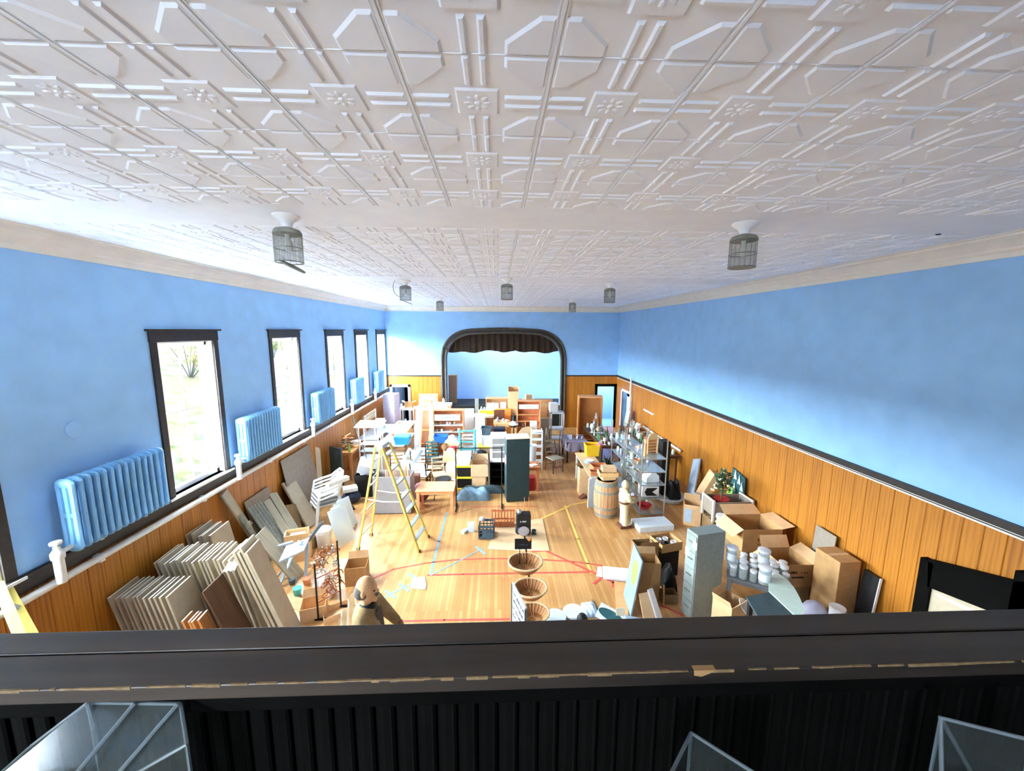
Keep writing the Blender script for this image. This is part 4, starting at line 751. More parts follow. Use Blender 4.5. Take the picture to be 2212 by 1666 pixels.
# tarps
def heap(name, label, cat, r, Y, d, mt, z0=0, seed=1, n=16):
    cx, w, a, b = RB(r, Y); h = b-z0; rr = random.Random(seed); ph = [rr.uniform(0, 6) for _ in range(6)]
    g = MB().grid(lambda u, v: ((u-.5)*w, (v-.5)*d, h*(max(0, 1-abs(2*u-1)**4)*max(0, 1-abs(2*v-1)**3))**.6*(.8+.12*math.sin(u*9+ph[0])+.1*math.sin(v*7+u*5+ph[1])+.07*math.sin(u*23+v*13+ph[2]))), n*2, n)
    return solo(name, label, cat, g, mt, (cx, Y+d/2, z0+.004), 0, smooth=True)
heap('tarp_bundle', 'crumpled blue grey tarpaulin bundle on the floor under the garment rail', 'tarp', (984, 1058, 1058, 1086), 9.72, .4, 'tarp', 0, 2)
heap('tarp_bundle', 'dark grey green tarpaulin roll lying behind the blue grey bundle', 'tarp', (996, 1050, 1090, 1072), 10.16, .24, 'chalk', 0, 3)
# totes with yellow lids, clear tote
for k, (ya, yb) in enumerate(((1055, 1085), (1031, 1055), (1007, 1031))):
    Y = 10.42; cx, w, a, b = RB((986, ya, 1019, yb), Y); a = 0 if k == 0 else a
    tote(['bottom black tote with yellow lid behind the tarpaulins', 'middle black tote with yellow lid in the stack of three', 'top black tote with yellow lid under the white tote'][k], (cx, Y+.2, a+.002), w*.97, .4, b-a-.038, 'black', 'yellow', 0, 'black totes with yellow lids')
cx, w, a, b = RB((985, 984, 1017, 1007), 10.42); tote('white translucent tote on top of the black and yellow totes', (cx, 10.62, a+.004), w*.95, .4, b-a-.03, 'cool_white', 'cool_white')
# paper bag carton and black bags
cart('square brown carton on the floor right of the black totes', (1020, 1030, 1049, 1058), 10.4, .35, 'card_pale', None, 0)
cart('wide open brown paper carton on top of the square brown carton', (1017, 1004, 1054, 1030), 10.38, .42, 'kraft', {'b': 20})
table('low_table', 'low dark table standing behind the open paper carton', (RB((1020, 990, 1056, 1010), 11.0)[0], 11.3, 0), .5, .5, .72, 'black', 0, .05)
heap('black_sack', 'black plastic sack slumped behind the open paper carton', 'sack', (1022, 975, 1052, 1004), 11.05, .4, 'black', .72, 5)
# white glass door cabinet on a black shelf
cx, w, a, b = RB((1058, 940, 1096, 999), 10.75); t = thing('glass_door_cabinet', 'white wall cabinet with a small paned glass door', 'cabinet', (cx, 10.93, a))
H = b-a; MB().box(-w/2, w/2, -.15, .17, 0, .02).box(-w/2, w/2, -.15, .17, H-.02, H).box(-w/2, -w/2+.02, -.15, .17, 0, H).box(w/2-.02, w/2, -.15, .17, 0, H).box(-w/2, w/2, .16, .17, 0, H).build('body', 'white', t)
dr = MB(); sx = .075
dr.box(-w/2, -w/2+sx, -.17, -.15, 0, H).box(w/2-sx, w/2, -.17, -.15, 0, H)
for z in (0, H*.36, H*.62, H*.86): dr.box(-w/2+sx, w/2-sx, -.17, -.15, z, z+(.12 if z in (0, H*.86) else .03))
dr.build('door', 'white', t); MB().box(-w/2+sx, w/2-sx, -.162, -.158, .1, H*.88).build('pane', 'jar_glass', t); MB().cbox(w/2-.03, -.18, H*.45, .02, .02, .03).build('knob', 'steel', t)
bookcase('black_shelf', 'black shelving unit under the white glass door cabinet', (cx, 10.93, 0), w, .36, a-.028, (.03, a*.35, a*.66), 'black', back='black')
t = thing('tubular_frame', 'bent grey tubular walking frame beside the white cabinet', 'frame', (Q(1058, 1050, 10.3).x, 10.35, 0))
for y in (0, .3): MB().tube([(-.02, y, 0), (-.02, y, .72), (-.1, y, .84), (-.16, y, .86)], .014, 6).build('tube', 'steel', t)
MB().tube([(-.02, 0, .4), (-.02, .3, .4)], .012, 6).build('crossbar', 'steel', t)
# dark green cabinet
a, b = P(1094, 1086), P(1143, 1083); w = (b-a).length; ang = math.atan2(b.y-a.y, b.x-a.x); d = .42; c = (a+b)/2+Vector((-math.sin(ang), math.cos(ang), 0))*d/2
t = thing('green_cabinet', 'tall dark green painted cabinet standing alone in the aisle', 'cabinet', (c.x, c.y, 0), ang); H = 1.745
MB().cbox(0, 0, .02, w, d, H-.05).build('body', 'green_black', t, bev=.006); MB().cbox(0, 0, H-.03, w+.02, d+.02, .03).build('top', 'cream', t, bev=.004)
for s in (-1, 1): MB().cbox(s*(w/2-.05), -d/2+.05, 0, .06, .06, .02).build('foot', 'black', t)
MB().box(-w/2-.004, -w/2-.001, -.12, .10, 1.0, 1.22).build('pink_note', 'pink', t)
# low rust table with red box, white tub
cx, w, a, b = RB((1128, 1010, 1167, 1058), 10.25); tb2 = table('low_table', 'low rust brown wooden table behind the dark green cabinet', (cx, 10.5, 0), w, .5, b-0, 'terracotta', 0, .07, .03)
solo('red_box', 'red box standing under the low rust brown table', 'box', MB().cbox(0,0,0,.2,.3,.36), 'red', (cx+.02, 10.5, .0), bev=.004); solo('white_paper', 'white folded paper on the low rust brown table', 'paper', MB().cbox(0,0,0,.2,.16,.02), 'paper', (cx+.08, 10.42, b+.001), .5)
cx, w, a, b = RB((1140, 966, 1156, 1008), 10.9); table('low_table', 'narrow pine stand behind the rust brown table', (cx, 11.1, 0), .4, .36, a-.003, 'pine'); solo('white_tub', 'tall white plastic tub standing behind the dark green cabinet', 'tub', MB().lathe([(0,0),(.13,0),(.18,b-a),(.17,b-a),(.12,.02),(0,.02)], 18), 'cool_white', (cx, 11.1, a), smooth=True)
# weathered wooden chair frames on the right of the aisle
for k, (px, py, rz) in enumerate(((1178, 1010, .5), (1196, 985, -.4))):
    c = P(px+(22 if k == 0 else 0), py+(14 if k == 0 else 8), 0); chair(['weathered brown wooden chair right of the low rust table', 'second weathered brown chair further along the aisle'][k], (c.x, c.y+.25, 0), rz, 'walnut', 'weathered', 3, .95)
# white wire rack
cx, w, a, b = RB((1150, 930, 1170, 1010), 12.0); rack('wire_rack', 'narrow white wire rack with stacked trays', (cx, 12.15, 0), w+.08, .3, b, (.25, .5, .75, .98, 1.2, b-.05), 'white', 0, 'white', .014)
cx, w, a, b = RB((1136, 926, 1152, 962), 12.3); solo('round_table_top', 'pale round table top standing on edge beside the wire rack', 'board', MB().lathe([(0,-.012),(.36,-.012),(.36,.012),(0,.012)], 28, (0,0,.36), m=Matrix.Rotation(PI/2, 3, 'X')), 'tan', (cx-.05, 12.36, Q(1144, 962, 12.3).z-.1), .15); table('low_table', 'pine side table carrying the pale round table top', (cx-.05, 12.42, 0), .5, .4, Q(1144, 962, 12.3).z-.101, 'pine')
# bookcases
cx, w, a, b = RB((1117, 868, 1167, 960), 13.4); bc = bookcase('wooden_bookcase', 'light oak bookcase with a white sign rail behind the dark green cabinet', (cx, 13.55, 0), w, .3, b, (.1, .45, .78, 1.02, 1.26, 1.5), 'oak', 0, None, 'terracotta')
MB().box(-w*.42, w*.42, -.158, -.151, b-.26, b-.10).build('sign', 'white', bc); scrawl(bc, (0, -.159, b-.18), .22, .05, 'lime', 3); MB().box(-.03-w*.12, -w*.12, -.14, .1, .1, 1.26).build('divider', 'oak', bc)
cx, w, a, b = RB((934, 888, 1001, 962), 13.0); bc2 = bookcase('wooden_bookcase', 'light oak shop bookcase with white edged shelves on the left of the pile', (cx, 13.16, 0), w, .32, b, (.12, .5, .74, .98, 1.22), 'oak', 0, 'cool_white', 'terracotta')
MB().box(-w*.42, w*.40, -.168, -.161, b-.34, b-.12).build('sign', 'pale_green', bc2); scrawl(bc2, (0, -.169, b-.23), .5, .05, 'ink_soft', 4)
for z in (.522, .762, 1.002, 1.242): clutter('on the left oak shop bookcase', cx, 13.14, z, w-.12, .2, 5, 0, ['box', 'bowl', 'book', 'cup'], 'things on the left oak bookcase')
for z in (.802, 1.042): clutter('on the right oak bookcase', RB((1117, 868, 1167, 960), 13.4)[0], 13.53, z, .5, .18, 3, 0, ['box', 'cup', 'jar'], 'things on the right oak bookcase')
cx, w, a, b = RB((925, 866, 938, 962), 12.75); t = thing('newel_post', 'pine newel post with turned finial standing at the left oak bookcase', 'post', (cx, 12.83, 0)); MB().cbox(0,0,0,w,.15,.95).build('base', 'pine', t, bev=.01); MB().cbox(0,0,.95,w*.75,.12,b-1.07).build('shaft', 'pine', t, bev=.01); MB().lathe([(0,b-.12),(.06,b-.12),(.03,b-.09),(.055,b-.04),(.03,b),(0,b+.01)], 12).build('finial', 'pine', t, True)
cx, w, a, b = RB((903, 888, 930, 925), 13.6); bookcase('oak_hutch', 'oak hutch with a flared top behind the pine post', (cx, 13.8, 0), w, .4, b, (.4, .9), 'oak', back='cream'); 
# lattice panel and crate boxes at the back
cx, w, a, b = RB((1116, 863, 1193, 925), 14.6); t = thing('lattice_headboard', 'tan carved headboard with crossed cutouts at the back of the pile', 'headboard', (cx, 14.63, 0)); MB().cbox(0,0,0,w,.05,b).build('panel', 'oak', t, bev=.008)
MB().ext([(w*.02+w*.44*math.cos(PI*k/12)-.05, -.03, b-.28+.20*math.sin(PI*k/12)) for k in range(13)], (0, -.02, 0)).build('arched_rail', 'pine', t)
for x, z in ((-w*.40, b-.12), (-w*.28, b-.12), (w*.40, b-.62), (w*.40, b-.42)):
    for s in (-1, 1): MB().beam((x-.06*s, -.032, z-.05), (x+.06*s, -.032, z+.05), .02, .012).build('cutout', 'walnut', t)
cx, w, a, b = RB((1098, 846, 1120, 892), 14.0); table('low_table', 'pine table carrying the tall tan carton', (cx, 14.25, 0), .46, .5, a-.003, 'pine'); carton('tall narrow tan carton standing open in the middle of the pile', (cx, 14.2, a), w, .35, b-a, 0, 'card_pale', {'b': 5, 'l': 5, 'r': 10})
cx, w, a, b = RB((1136, 855, 1150, 867), 14.60); 
carton('small tan carton balanced above the carved headboard', (cx, 14.87, RB((1136, 855, 1150, 864), 14.8)[2]), .24, .24, .2, .1, 'tan'); table('low_table', 'tall pine stand behind the carved headboard', (cx, 14.9, 0), .5, .4, RB((1136, 855, 1150, 864), 14.8)[2]-.003, 'pine')
cx, w, a, b = RB((1052, 864, 1100, 890), 14.4); bookcase('oak_hutch', 'long tan shelf unit at the back holding white boxes', (cx, 14.76, 0), w+.1, .38, b, (.4, .8, a-.03), 'oak', back='tan')
TZ = RB((1036, 887, 1096, 889), 14.05)[2]
for k, (r, m_) in enumerate((((1052, 872, 1067, 889), 'cool_white'), ((1068, 873, 1077, 885), 'white'), ((1081, 871, 1093, 884), 'white'))): slab('white_carton', ['white drawer box on the long tan shelf unit', 'white framed card on the long tan shelf unit', 'white leaning frame at the right end of the tan shelf unit'][k], 'box', r, 14.05, .2, m_, TZ+.001)
cx, w, a, b = RB((1036, 884, 1096, 890), 14.0); table('long_table', 'cream trestle table before the long tan shelf unit', (cx-.05, 14.2, 0), w+.02, .44, TZ, 'cream', 0, .05)
slab('yellow_tray', 'long yellow tray on edge at the middle of the pile', 'tray', (1036, 888, 1068, 895), 13.6, .14, 'yellow', None, bev=.02)
slab('brown_chest', 'dark red brown leather panel standing in the middle of the pile', 'panel', (1067, 886, 1090, 912), 13.34, .05, 'brown', 0); slab('tan_panel', 'orange tan rounded panel behind the red brown panel', 'panel', (1070, 883, 1104, 897), 13.93, .03, 'orange', 0, bev=.02)
cx, w, a, b = RB((1066, 911, 1101, 926), 13.0); table('low_table', 'tan wooden desk before the red brown panel', (cx, 13.05, 0), w, .5, b, 'pine', 0, .07, .06)
cx, w, a, b = RB((1030, 893, 1070, 900), 13.4); table('long_table', 'cream table under the yellow tray', (cx, 13.65, 0), w+.2, .46, RB((1036, 888, 1068, 895), 13.6)[2]-.002, 'cream', 0, .05)
# plastic drawers, totes
cx, w, a, b = RB((1026, 900, 1048, 917), 12.6); t = thing('drawer_tower', 'tower of translucent white plastic drawers in the middle of the pile', 'drawers', (cx, 12.78, 0)); MB().box(-w/2, w/2, -.16, .18, 0, b-.004).build('shell', 'cream', t)
for k in range(5): z0 = .03+(b-.05)/5*k; d_ = MB().box(-w/2+.015, w/2-.015, -.18, -.161, z0, z0+(b-.05)/5-.02).build('drawer', 'cool_white', t, bev=.006); MB().cbox(0, -.187, z0+.10, .1, .012, .02).build('pull', 'white', d_)
MB().box(-w/2-.03, w/2+.03, -.21, .21, b-.004, b+.03).build('top', 'cream', t)
cx, w, a, b = RB((1036, 966, 1062, 976), 11.9); table('low_table', 'yellow topped cart in the middle of the pile', (cx, 12.15, 0), w+.1, .5, b, 'yellow', 0, .05, .06, 'grey')
tot('translucent grey tote on the yellow topped cart', (1040, 944, 1061, 966), 11.95, .35, 'lavender', 'cool_white', b+.001)
tot('black open tote with white packing on the grey tote', (1040, 925, 1061, 941), 11.97, .3, 'slate', None)
tot('dark navy tote on the desk behind the white cabinet', (1066, 928, 1091, 942), 12.5, .28, 'navy', 'navy'); cx, w, a, b = RB((1066, 928, 1091, 942), 12.5); table('low_table', 'dark bench under the navy tote', (cx, 12.66, 0), w+.04, .26, a-.005, 'walnut')
# teal chair frame
cx, w, a, b = RB((993, 928, 1026, 978), 11.8); t = thing('teal_chair', 'turquoise painted chair standing in the pile', 'chair', (cx, 11.85, 0))
for s in (-1, 1): MB().tube([(s*w/2, 0, 0), (s*w/2, 0, b)], .035, 8).build('post', 'teal', t, True); MB().tube([(s*w/2, .4, 0), (s*w/2, .4, .45)], .03, 8).build('leg', 'teal', t, True)
for z in (.42, .75, 1.0, b-.06): MB().tube([(-w/2, 0, z), (w/2, 0, z)], .022, 8).build('rail', 'teal', t, True)
MB().box(-w/2, w/2, 0, .4, .44, .47).build('seat', 'teal_dark', t)
# black lamp and oddments on the green cabinet level
cx, w, a, b = RB((1100, 893, 1120, 935), 12.2); t = thing('black_figure_stand', 'black twisted metal stand with a pale shade left of the right bookcase', 'stand', (cx, 12.3, 0)); zt_ = b
MB().lathe([(0,0),(.16,0),(.16,.03),(.02,.05),(.02,zt_-.5),(.06,zt_-.45),(.02,zt_-.35),(.05,zt_-.2),(.02,zt_-.1),(.02,zt_)], 10).build('stem', 'black', t, True); MB().lathe([(.05,zt_-.28),(.15,zt_-.36),(.15,zt_-.40),(.05,zt_-.33)], 14).build('shade', 'cool_white', t, True)
# chairs left of centre
chair('black slat back chair behind the orange table', (Q(935, 985, 11.6).x, 11.7, .0), PI, 'black', 'teal_dark', 5, Q(935, 951, 11.6).z, .5)
chair('pale slatted folding chair by the black slat back chair', (Q(903, 1000, 11.0).x, 11.1, 0), PI+.15, 'black_metal', 'cool_white', 5, 1.05, .45, .46)
chair('pale slatted garden chair directly behind the orange table', (Q(908, 1020, 10.5).x, 10.55, 0), PI-.1, 'black_metal', 'cool_white', 4, .85, .45, .46)
chair('black framed chair with white slats right of the ladder', (Q(858, 1010, 11.0).x, 11.15, 0), PI+.2, 'black_metal', 'cool_white', 4, .95, .45, .44)
chair('wooden seated chair with tan cushion behind the orange table', (Q(938, 1010, 10.9).x, 11.12, 0), PI, 'brown', 'walnut', 3, .8, .46, .44, seat='tan')
# cardboard box with red cloth, on a small table
cx, w, a, b = RB((957, 975, 990, 1000), 11.0); table('low_table', 'small dark table under the carton with red cloth', (cx, 11.25, 0), w+.08, .55, a-.002, 'walnut', 0, .045); carton('open tan carton with red and white cloth inside', (cx, 11.22, a), w*.86, .42, b-a, -.12, 'card_pale', {'l': 25, 'r': 15, 'b': 8})
solo('red_cloth', 'red cloth stuffed in the open tan carton', 'cloth', MB().ell((0,0,0), (.17,.09,.07), 10, 6), 'red', (cx+.06, 11.30, b), .2, smooth=True); solo('white_cloth', 'white cloth stuffed in the open tan carton', 'cloth', MB().ell((0,0,0), (.12,.1,.07), 10, 6), 'white', (cx-.02, 11.12, b-.01), smooth=True)
cx, w, a, b = RB((962, 1005, 985, 1040), 10.55); cart('tall cream carton on the floor below the open tan carton', (963, 1006, 984, 1050), 10.5, .35, 'cream', None, 0)
chair('pale bentwood chair left of the cream carton', (Q(948, 1020, 10.5).x, 10.55, 0), .3, 'beige', 'beige', 3, .85, .44, .36)
# bright blue crate, pink blanket
cx, w, a, b = RB((936, 944, 965, 958), 12.2); table('low_table', 'low bench under the bright blue crate', (cx+.15, 12.4, 0), w+.5, .45, a-.003, 'walnut'); tote('bright blue plastic crate in front of the left oak bookcase', (cx, 12.4, a), w, .35, b-a, 'blue'); heap('pink_blanket', 'pale pink blanket bundle beside the bright blue crate', 'blanket', (960, 941, 990, 957), 12.2, .3, 'lavender', a, 12)
# white headboard, basket, foam, bench
cx, w, a, b = RB((907, 865, 958, 890), 14.6); t = thing('white_headboard', 'white slatted headboard with pointed posts at the back left', 'headboard', (cx, 14.65, 0))
for s in (-1, 0.35, 1): MB().cbox(s*w/2, 0, 0, .08, .06, b).build('post', 'white', t); MB().lathe([(.05, b), (.03, b+.05), (0, b+.09)], 8, (s*w/2, 0, 0)).build('finial', 'white', t)
for z in (b-.18, b-.36, b-.55): MB().box(-w/2, w/2, -.015, .015, z, z+.1).build('rail', 'cool_white', t)
cx, w, a, b = RB((940, 874, 974, 888), 14.0); table('low_table', 'pine table under the white tray at the back left', (cx, 14.2, 0), w+.1, .5, a-.003, 'oak'); tote('white slotted basket tray on the oak table at the back left', (cx, 14.2, a), w, .35, b-a, 'white')
for s in (0, 1): cyl('wooden_figure', ['left of two small flesh toned wooden figures on the oak table edge', 'right of two small flesh toned wooden figures on the oak table edge'][s], 'figurine', (cx+w/2-.10+.09*s, 13.99, a), [(0,0),(.035,0),(.03,.08),(.018,.12),(.03,.16),(.02,.2),(0,.205)], 'terracotta', 8)
cx, w, a, b = RB((905, 851, 946, 870), YD-.4); t = thing('church_pew', 'tan panelled bench back standing against the far wall', 'bench', (cx, YD-.35, 0)); MB().cbox(0,0,0,w,.06,b).build('back', 'oak', t, bev=.01); MB().box(-w/2+.08, w/2-.08, -.045, -.03, b-.32, b-.12).build('inset', 'pine', t); MB().cbox(0,-.22,.4,w,.4,.04).build('seat', 'oak', t)
for s in (-1, 1): MB().cbox(s*(w/2-.02), -.2, 0, .04, .44, .6).build('end', 'oak', t)
lean('foam_roll', 'white foam mattress leaning upright beside the oak hutch', (Q(898, 945, 13.1).x, 13.2, 0), (Q(905, 880, 13.1).x, 13.25, Q(905, 878, 13.1).z), .3, .22, 'cool_white', 'mattress', (0, 1, 0), bev=.06)
# boxes stacked on the stage
for k in range(4): cx, w, a, b = RB((968, 810+15*k, 986, 825+15*k), 18.0); carton(['top', 'second', 'third', 'bottom'][k]+' brown carton of the column standing on the stage', (cx, 18.25, SZ+(3-k)*.335), w, .4, .334, .03*k, 'card_dark')
# white stool and bag at the right of the pile
cx, w, a, b = RB((1187, 892, 1214, 945), 14.2); t = thing('white_cart', 'white metal kitchen cart right of the carved headboard', 'cart', (cx+.06, 14.4, 0)); hz = b
for sx in (-1, 1):
    for sy in (-1, 1): MB().cbox(sx*w/2, sy*.2, 0, .05, .05, hz).build('leg', 'white', t)
for z in (.35, .75, hz-.04): MB().cbox(0, 0, z, w+.05, .45, .04).build('shelf', 'white', t)
slab('white_appliance', 'white mixer shaped appliance under a sheet on the kitchen cart', 'appliance', (1187, 871, 1207, 893), 14.25, .3, 'white', hz+.001, bev=.05)
t = thing('easel', 'weathered tripod easel leaning beside the white kitchen cart', 'easel'); e0 = Q(1180, 925, 13.4)
for a, b in ((P(1172, 985), e0), (P(1192, 985), e0), (P(1184, 975), e0)): MB().beam(a, b, .035).build('leg', 'weathered', t)
# ================================================================ LEFT REAR TABLES
z7 = .75
def folding(label, x0, x1, y0, y1, z, mt='cool_white', g=None):
    t = thing('folding_table', label, 'table', ((x0+x1)/2, (y0+y1)/2, 0), 0, g); w, d = x1-x0, y1-y0; MB().cbox(0,0,z-.04,w,d,.04).build('top', mt, t, bev=.012)
    for sy in (-1, 1):
        for sx in (-1, 1): MB().tube([(sx*(w/2-.08), sy*(d/2-.2), 0), (sx*(w/2-.08), sy*(d/2-.2), z-.04)], .016, 6).build('leg', 'grey', t)
        MB().tube([(-w/2+.08, sy*(d/2-.2), .15), (w/2-.08, sy*(d/2-.2), .15)], .012, 6).build('stretcher', 'grey', t)
a = P(842, 900, .8); b = P(884, 900, .8); c = P(806, 952, .8); e = P(868, 955, .8)
folding('long white folding table nearest the far left doorway', -4.1, -3.35, 13.9, 15.7, .78); folding('white folding table holding the blue bin', -3.95, -3.05, 12.25, 13.85, .76); folding('white folding table against the wall behind the display stand', -4.85, -4.15, 13.0, 15.2, .76)
cx, w, a, b = RB((848, 932, 881, 952), 12.2); tote('bright sky blue storage bin with lid on the white folding table', (cx, 12.52, .762), w, .42, .24, 'bin_blue', 'bin_blue')
tote('clear shallow tray bin right of the sky blue bin', (cx+.66, 12.0, .62), .36, .3, .10, 'poly'); table('low_table', 'cream cabinet table under the clear tray bin', (cx+.66, 12.0, 0), .5, .4, .618, 'cream')
cx, w, a, b = RB((770, 925, 815, 992), 11.55); t = thing('display_stand', 'white display stand with a slanted pinkish tray top', 'stand', (cx, 11.95, 0)); H = b
MB().box(-w/2, w/2, -.25, .25, 0, .5).build('cabinet', 'cool_white', t); 
for sx in (-1, 1):
    for sy in (-1, 1): MB().cbox(sx*(w/2-.02), sy*.23, .5, .03, .03, H-.52).build('post', 'white', t)
for z in (.72, .94): MB().cbox(0,0,z,w-.04,.46,.015).build('shelf', 'poly', t)
MB().ext([(-w/2-.1, -.3, H-.03), (w/2+.1, -.3, H-.03), (w/2+.1, .3, H+.05), (-w/2-.1, .3, H+.05)], (0, 0, .03)).build('top', 'white', t, bev=.005); MB().ext([(-w/2-.06, -.27, H+.005), (w/2+.02, -.27, H+.005), (w/2+.02, .25, H+.072), (-w/2-.06, .25, H+.072)], (0, 0, .006)).build('tray', 'lavender', t)
cx, w, a, b = RB((822, 852, 851, 906), 15.9); t = thing('beige_cabinet', 'tall pale beige metal cabinet against the far left corner', 'cabinet', (cx+.12, 16.1, 0), -.2); MB().cbox(0,0,0,.5,.5,b).build('body', 'lavender', t, bev=.01); MB().box(-.24,.24,-.256,-.25,.05,b-.05).build('door', 'lavender', t); MB().cbox(.18,-.265,b*.5,.02,.02,.12).build('handle', 'steel', t)
t = thing('slat_bench', 'white slatted bench standing on the table against the left wall', 'bench', (-4.5, 14.1, .765), PI/2)
for k in range(3): MB().box(-.65, .65, -.16+.11*k, -.07+.11*k, .32, .345).build('seat_slat', 'white', t)
for k in range(3): MB().box(-.65, .65, .2, .225, .42+.1*k, .50+.1*k).build('back_slat', 'beige', t)
for s in (-1, 1): MB().box(s*.6-.02, s*.6+.02, -.16, -.12, 0, .32).build('leg', 'white', t); MB().box(s*.6-.02, s*.6+.02, .17, .2, 0, .72).build('back_post', 'white', t)
cx, w, a, b = RB((848, 880, 886, 905), 16.2); table('low_table', 'white table with a small carton before the far left doorway', (cx+.16, 16.75, 0), w*.9, .5, a+.4, 'white', 0, .04); carton('brown open carton on the table before the far left doorway', (cx+.2, 16.75, a+.401), .34, .32, .22, .1, 'card', {'l': 60, 'r': 70}); cyl('white_ball_jar', 'small white round jar before the far left doorway', 'jar', (cx-.1, 16.68, a+.401), JAR, 'white')
solo('metal_roll', 'silver grey duct roll leaning among the chairs right of the ladder', 'roll', MB().tube([(0,0,0), (.34,.2,.62)], .06, 12), 'blue_grey', (Q(862, 1005, 10.9).x, 10.75, .45), smooth=True)
solo('folded_boards', 'pair of folded blue white ironing board legs behind the ladder', 'board', MB().beam((0,0,0), (.38,.25,.60), .03, .10), 'blue_grey', (Q(884, 1010, 10.7).x, 10.45, .50))
table('brown_desk', 'flat brown desk top among the chairs right of the sky blue bin', (Q(888, 985, 11.5).x, 11.62, 0), .55, .3, .66, 'tan', 0, .05)
solo('floor_lamp_pole', 'thin white pole standing among the left folding tables', 'pole', MB().tube([(0,0,0),(0,0,1.75)], .014, 6), 'white', (Q(822, 960, 11.4).x+.05, 11.3, 0))
solo('floor_lamp_pole', 'thin pale pole standing left of the oak bookcase', 'pole', MB().tube([(0,0,0),(0,0,1.55)], .014, 6), 'cream', (Q(909, 960, 11.6).x, 11.5, 0))

# more small goods through the pile
clutter('on the cream trestle table at the back of the pile', RB((1036, 884, 1096, 890), 14.0)[0]-.3, 14.1, TZ, .5, .2, 5, 0, ['vase', 'bottle', 'jar', 'cup'], 'goods on the cream trestle table')
cx, w, a, b = RB((1066, 911, 1101, 926), 13.0); clutter('on the tan desk in the middle of the pile', cx, 12.98, b, w-.1, .28, 5, 0, ['cup', 'box', 'bowl', 'vase'], 'goods on the tan desk')
clutter('on the long white folding table by the far left doorway', -3.72, 14.8, .78, .6, 1.6, 9, 0, ['box', 'bowl', 'plate', 'jar', 'cup'], 'goods on the long white table')
clutter('on the white folding table behind the sky blue bin', -3.5, 13.35, .76, .7, .8, 7, 0, ['box', 'plate', 'jar', 'basket'], 'goods behind the sky blue bin')
for k, (r, Y, d, mt, lab) in enumerate((((868, 1000, 884, 1022), 10.45, .25, 'cool_white', 'white carton on the floor right of the grey stake box'), ((889, 1028, 905, 1048), 10.0, .2, 'brown', 'dark brown carton on the floor behind the orange table end'), ((970, 1040, 986, 1068), 9.95, .2, 'cream', 'cream paper sack beside the garment rail post'), ((1146, 912, 1160, 930), 12.75, .2, 'white', 'white carton behind the narrow wire rack'), ((1168, 905, 1186, 950), 13.9, .2, 'weathered', 'weathered wooden slab before the carved headboard'), ((1003, 885, 1024, 935), 13.7, .2, 'cool_white', 'tall white painted cupboard between the bookcase and the drawer tower'), ((1026, 862, 1034, 890), 14.3, .15, 'stone_grey', 'slim grey upright case at the back of the pile'))):
    slab('storage_box', lab, 'box', r, Y, d, mt, 0)
chair('pale ladder back chair standing before the white cupboard', (Q(1012, 950, 12.9).x, 12.95, 0), PI, 'white', 'cool_white', 4, 1.0, .45, .4)
# ================================================================ RIGHT SIDE
# far: wardrobe, draped table, long tables with small goods
cx, w, a, b = RB((1252, 857, 1300, 950), 15.2); t = thing('open_wardrobe', 'honey brown open wardrobe with plain back standing before the right doorway', 'wardrobe', (cx, 15.42, 0), -.12)
for s in (-1, 1): MB().box(s*w/2-.03, s*w/2+.03, -.22, .22, 0, b-.05).build('side', 'honey', t, bev=.004)
MB().box(-w/2-.03, w/2+.03, -.23, .22, b-.06, b).build('top', 'oak', t, bev=.004); MB().box(-w/2, w/2, .2, .22, 0, b-.05).build('back', 'honey', t); MB().box(-w/2, w/2, -.2, .2, .04, .07).build('shelf', 'honey', t)
solo('white_pail_sign', 'white bottle shaped card on the right of the open wardrobe', 'card', MB().ext([(-.05,0,0),(.05,0,0),(.06,0,.1),(.03,0,.16),(.04,0,.24),(-.04,0,.24),(-.03,0,.16),(-.06,0,.1)], (0,.01,0)), 'white', (cx+.2, 15.14, .95)); table('low_table', 'narrow stand holding the white bottle shaped card', (cx+.2, 15.12, 0), .2, .16, .948, 'honey', 0, .03)
solo('standing_pole', 'tall white pipe with a dark cap standing by the right wall doorway', 'pole', MB().tube([(0,0,0),(0,0,2.62)], .035, 8), 'trim_white', (XR-.12, 15.35, 0)); 
t = thing('draped_table', 'table draped with a rumpled grey lilac cloth beside the aisle', 'table', (Q(1243, 965, 12.9).x, 13.1, 0)); W_, D_, H_ = .75, 1.0, .72
MB().cbox(0,0,H_-.03,W_,D_,.03).build('top', 'walnut', t)
for sx in (-1, 1):
    for sy in (-1, 1): MB().cbox(sx*(W_/2-.05), sy*(D_/2-.05), 0, .05, .05, H_-.03).build('leg', 'black', t)
def drape(u, v):
    a = 2*PI*u; r = 1.0; x = max(-1, min(1, 1.25*math.cos(a)))*W_/2; y = max(-1, min(1, 1.25*math.sin(a)))*D_/2; k = v*.30
    return (x*(1+.05*v)+.02*math.sin(u*60)*v, y*(1+.05*v)+.02*math.cos(u*55)*v, H_+.006-k-.05*v*math.sin(u*30))
cl = MB().grid(drape, 80, 5); cl.add([(x*W_/2*1.0, y*D_/2, H_+.006) for x, y in ((-1,-1),(1,-1),(1,1),(-1,1))], [(0,1,2,3)]); solo('grey_cloth', 'rumpled grey lilac cloth hanging over the aisle table', 'cloth', cl, 'purple_grey', (Q(1243, 965, 12.9).x, 13.1, .002), smooth=True)
clutter('on the grey draped table', Q(1243, 965, 12.9).x, 13.2, H_+.01, .6, .6, 7, 0, ['basket', 'box', 'bowl', 'cup'], 'oddments on the draped table')
TB = []
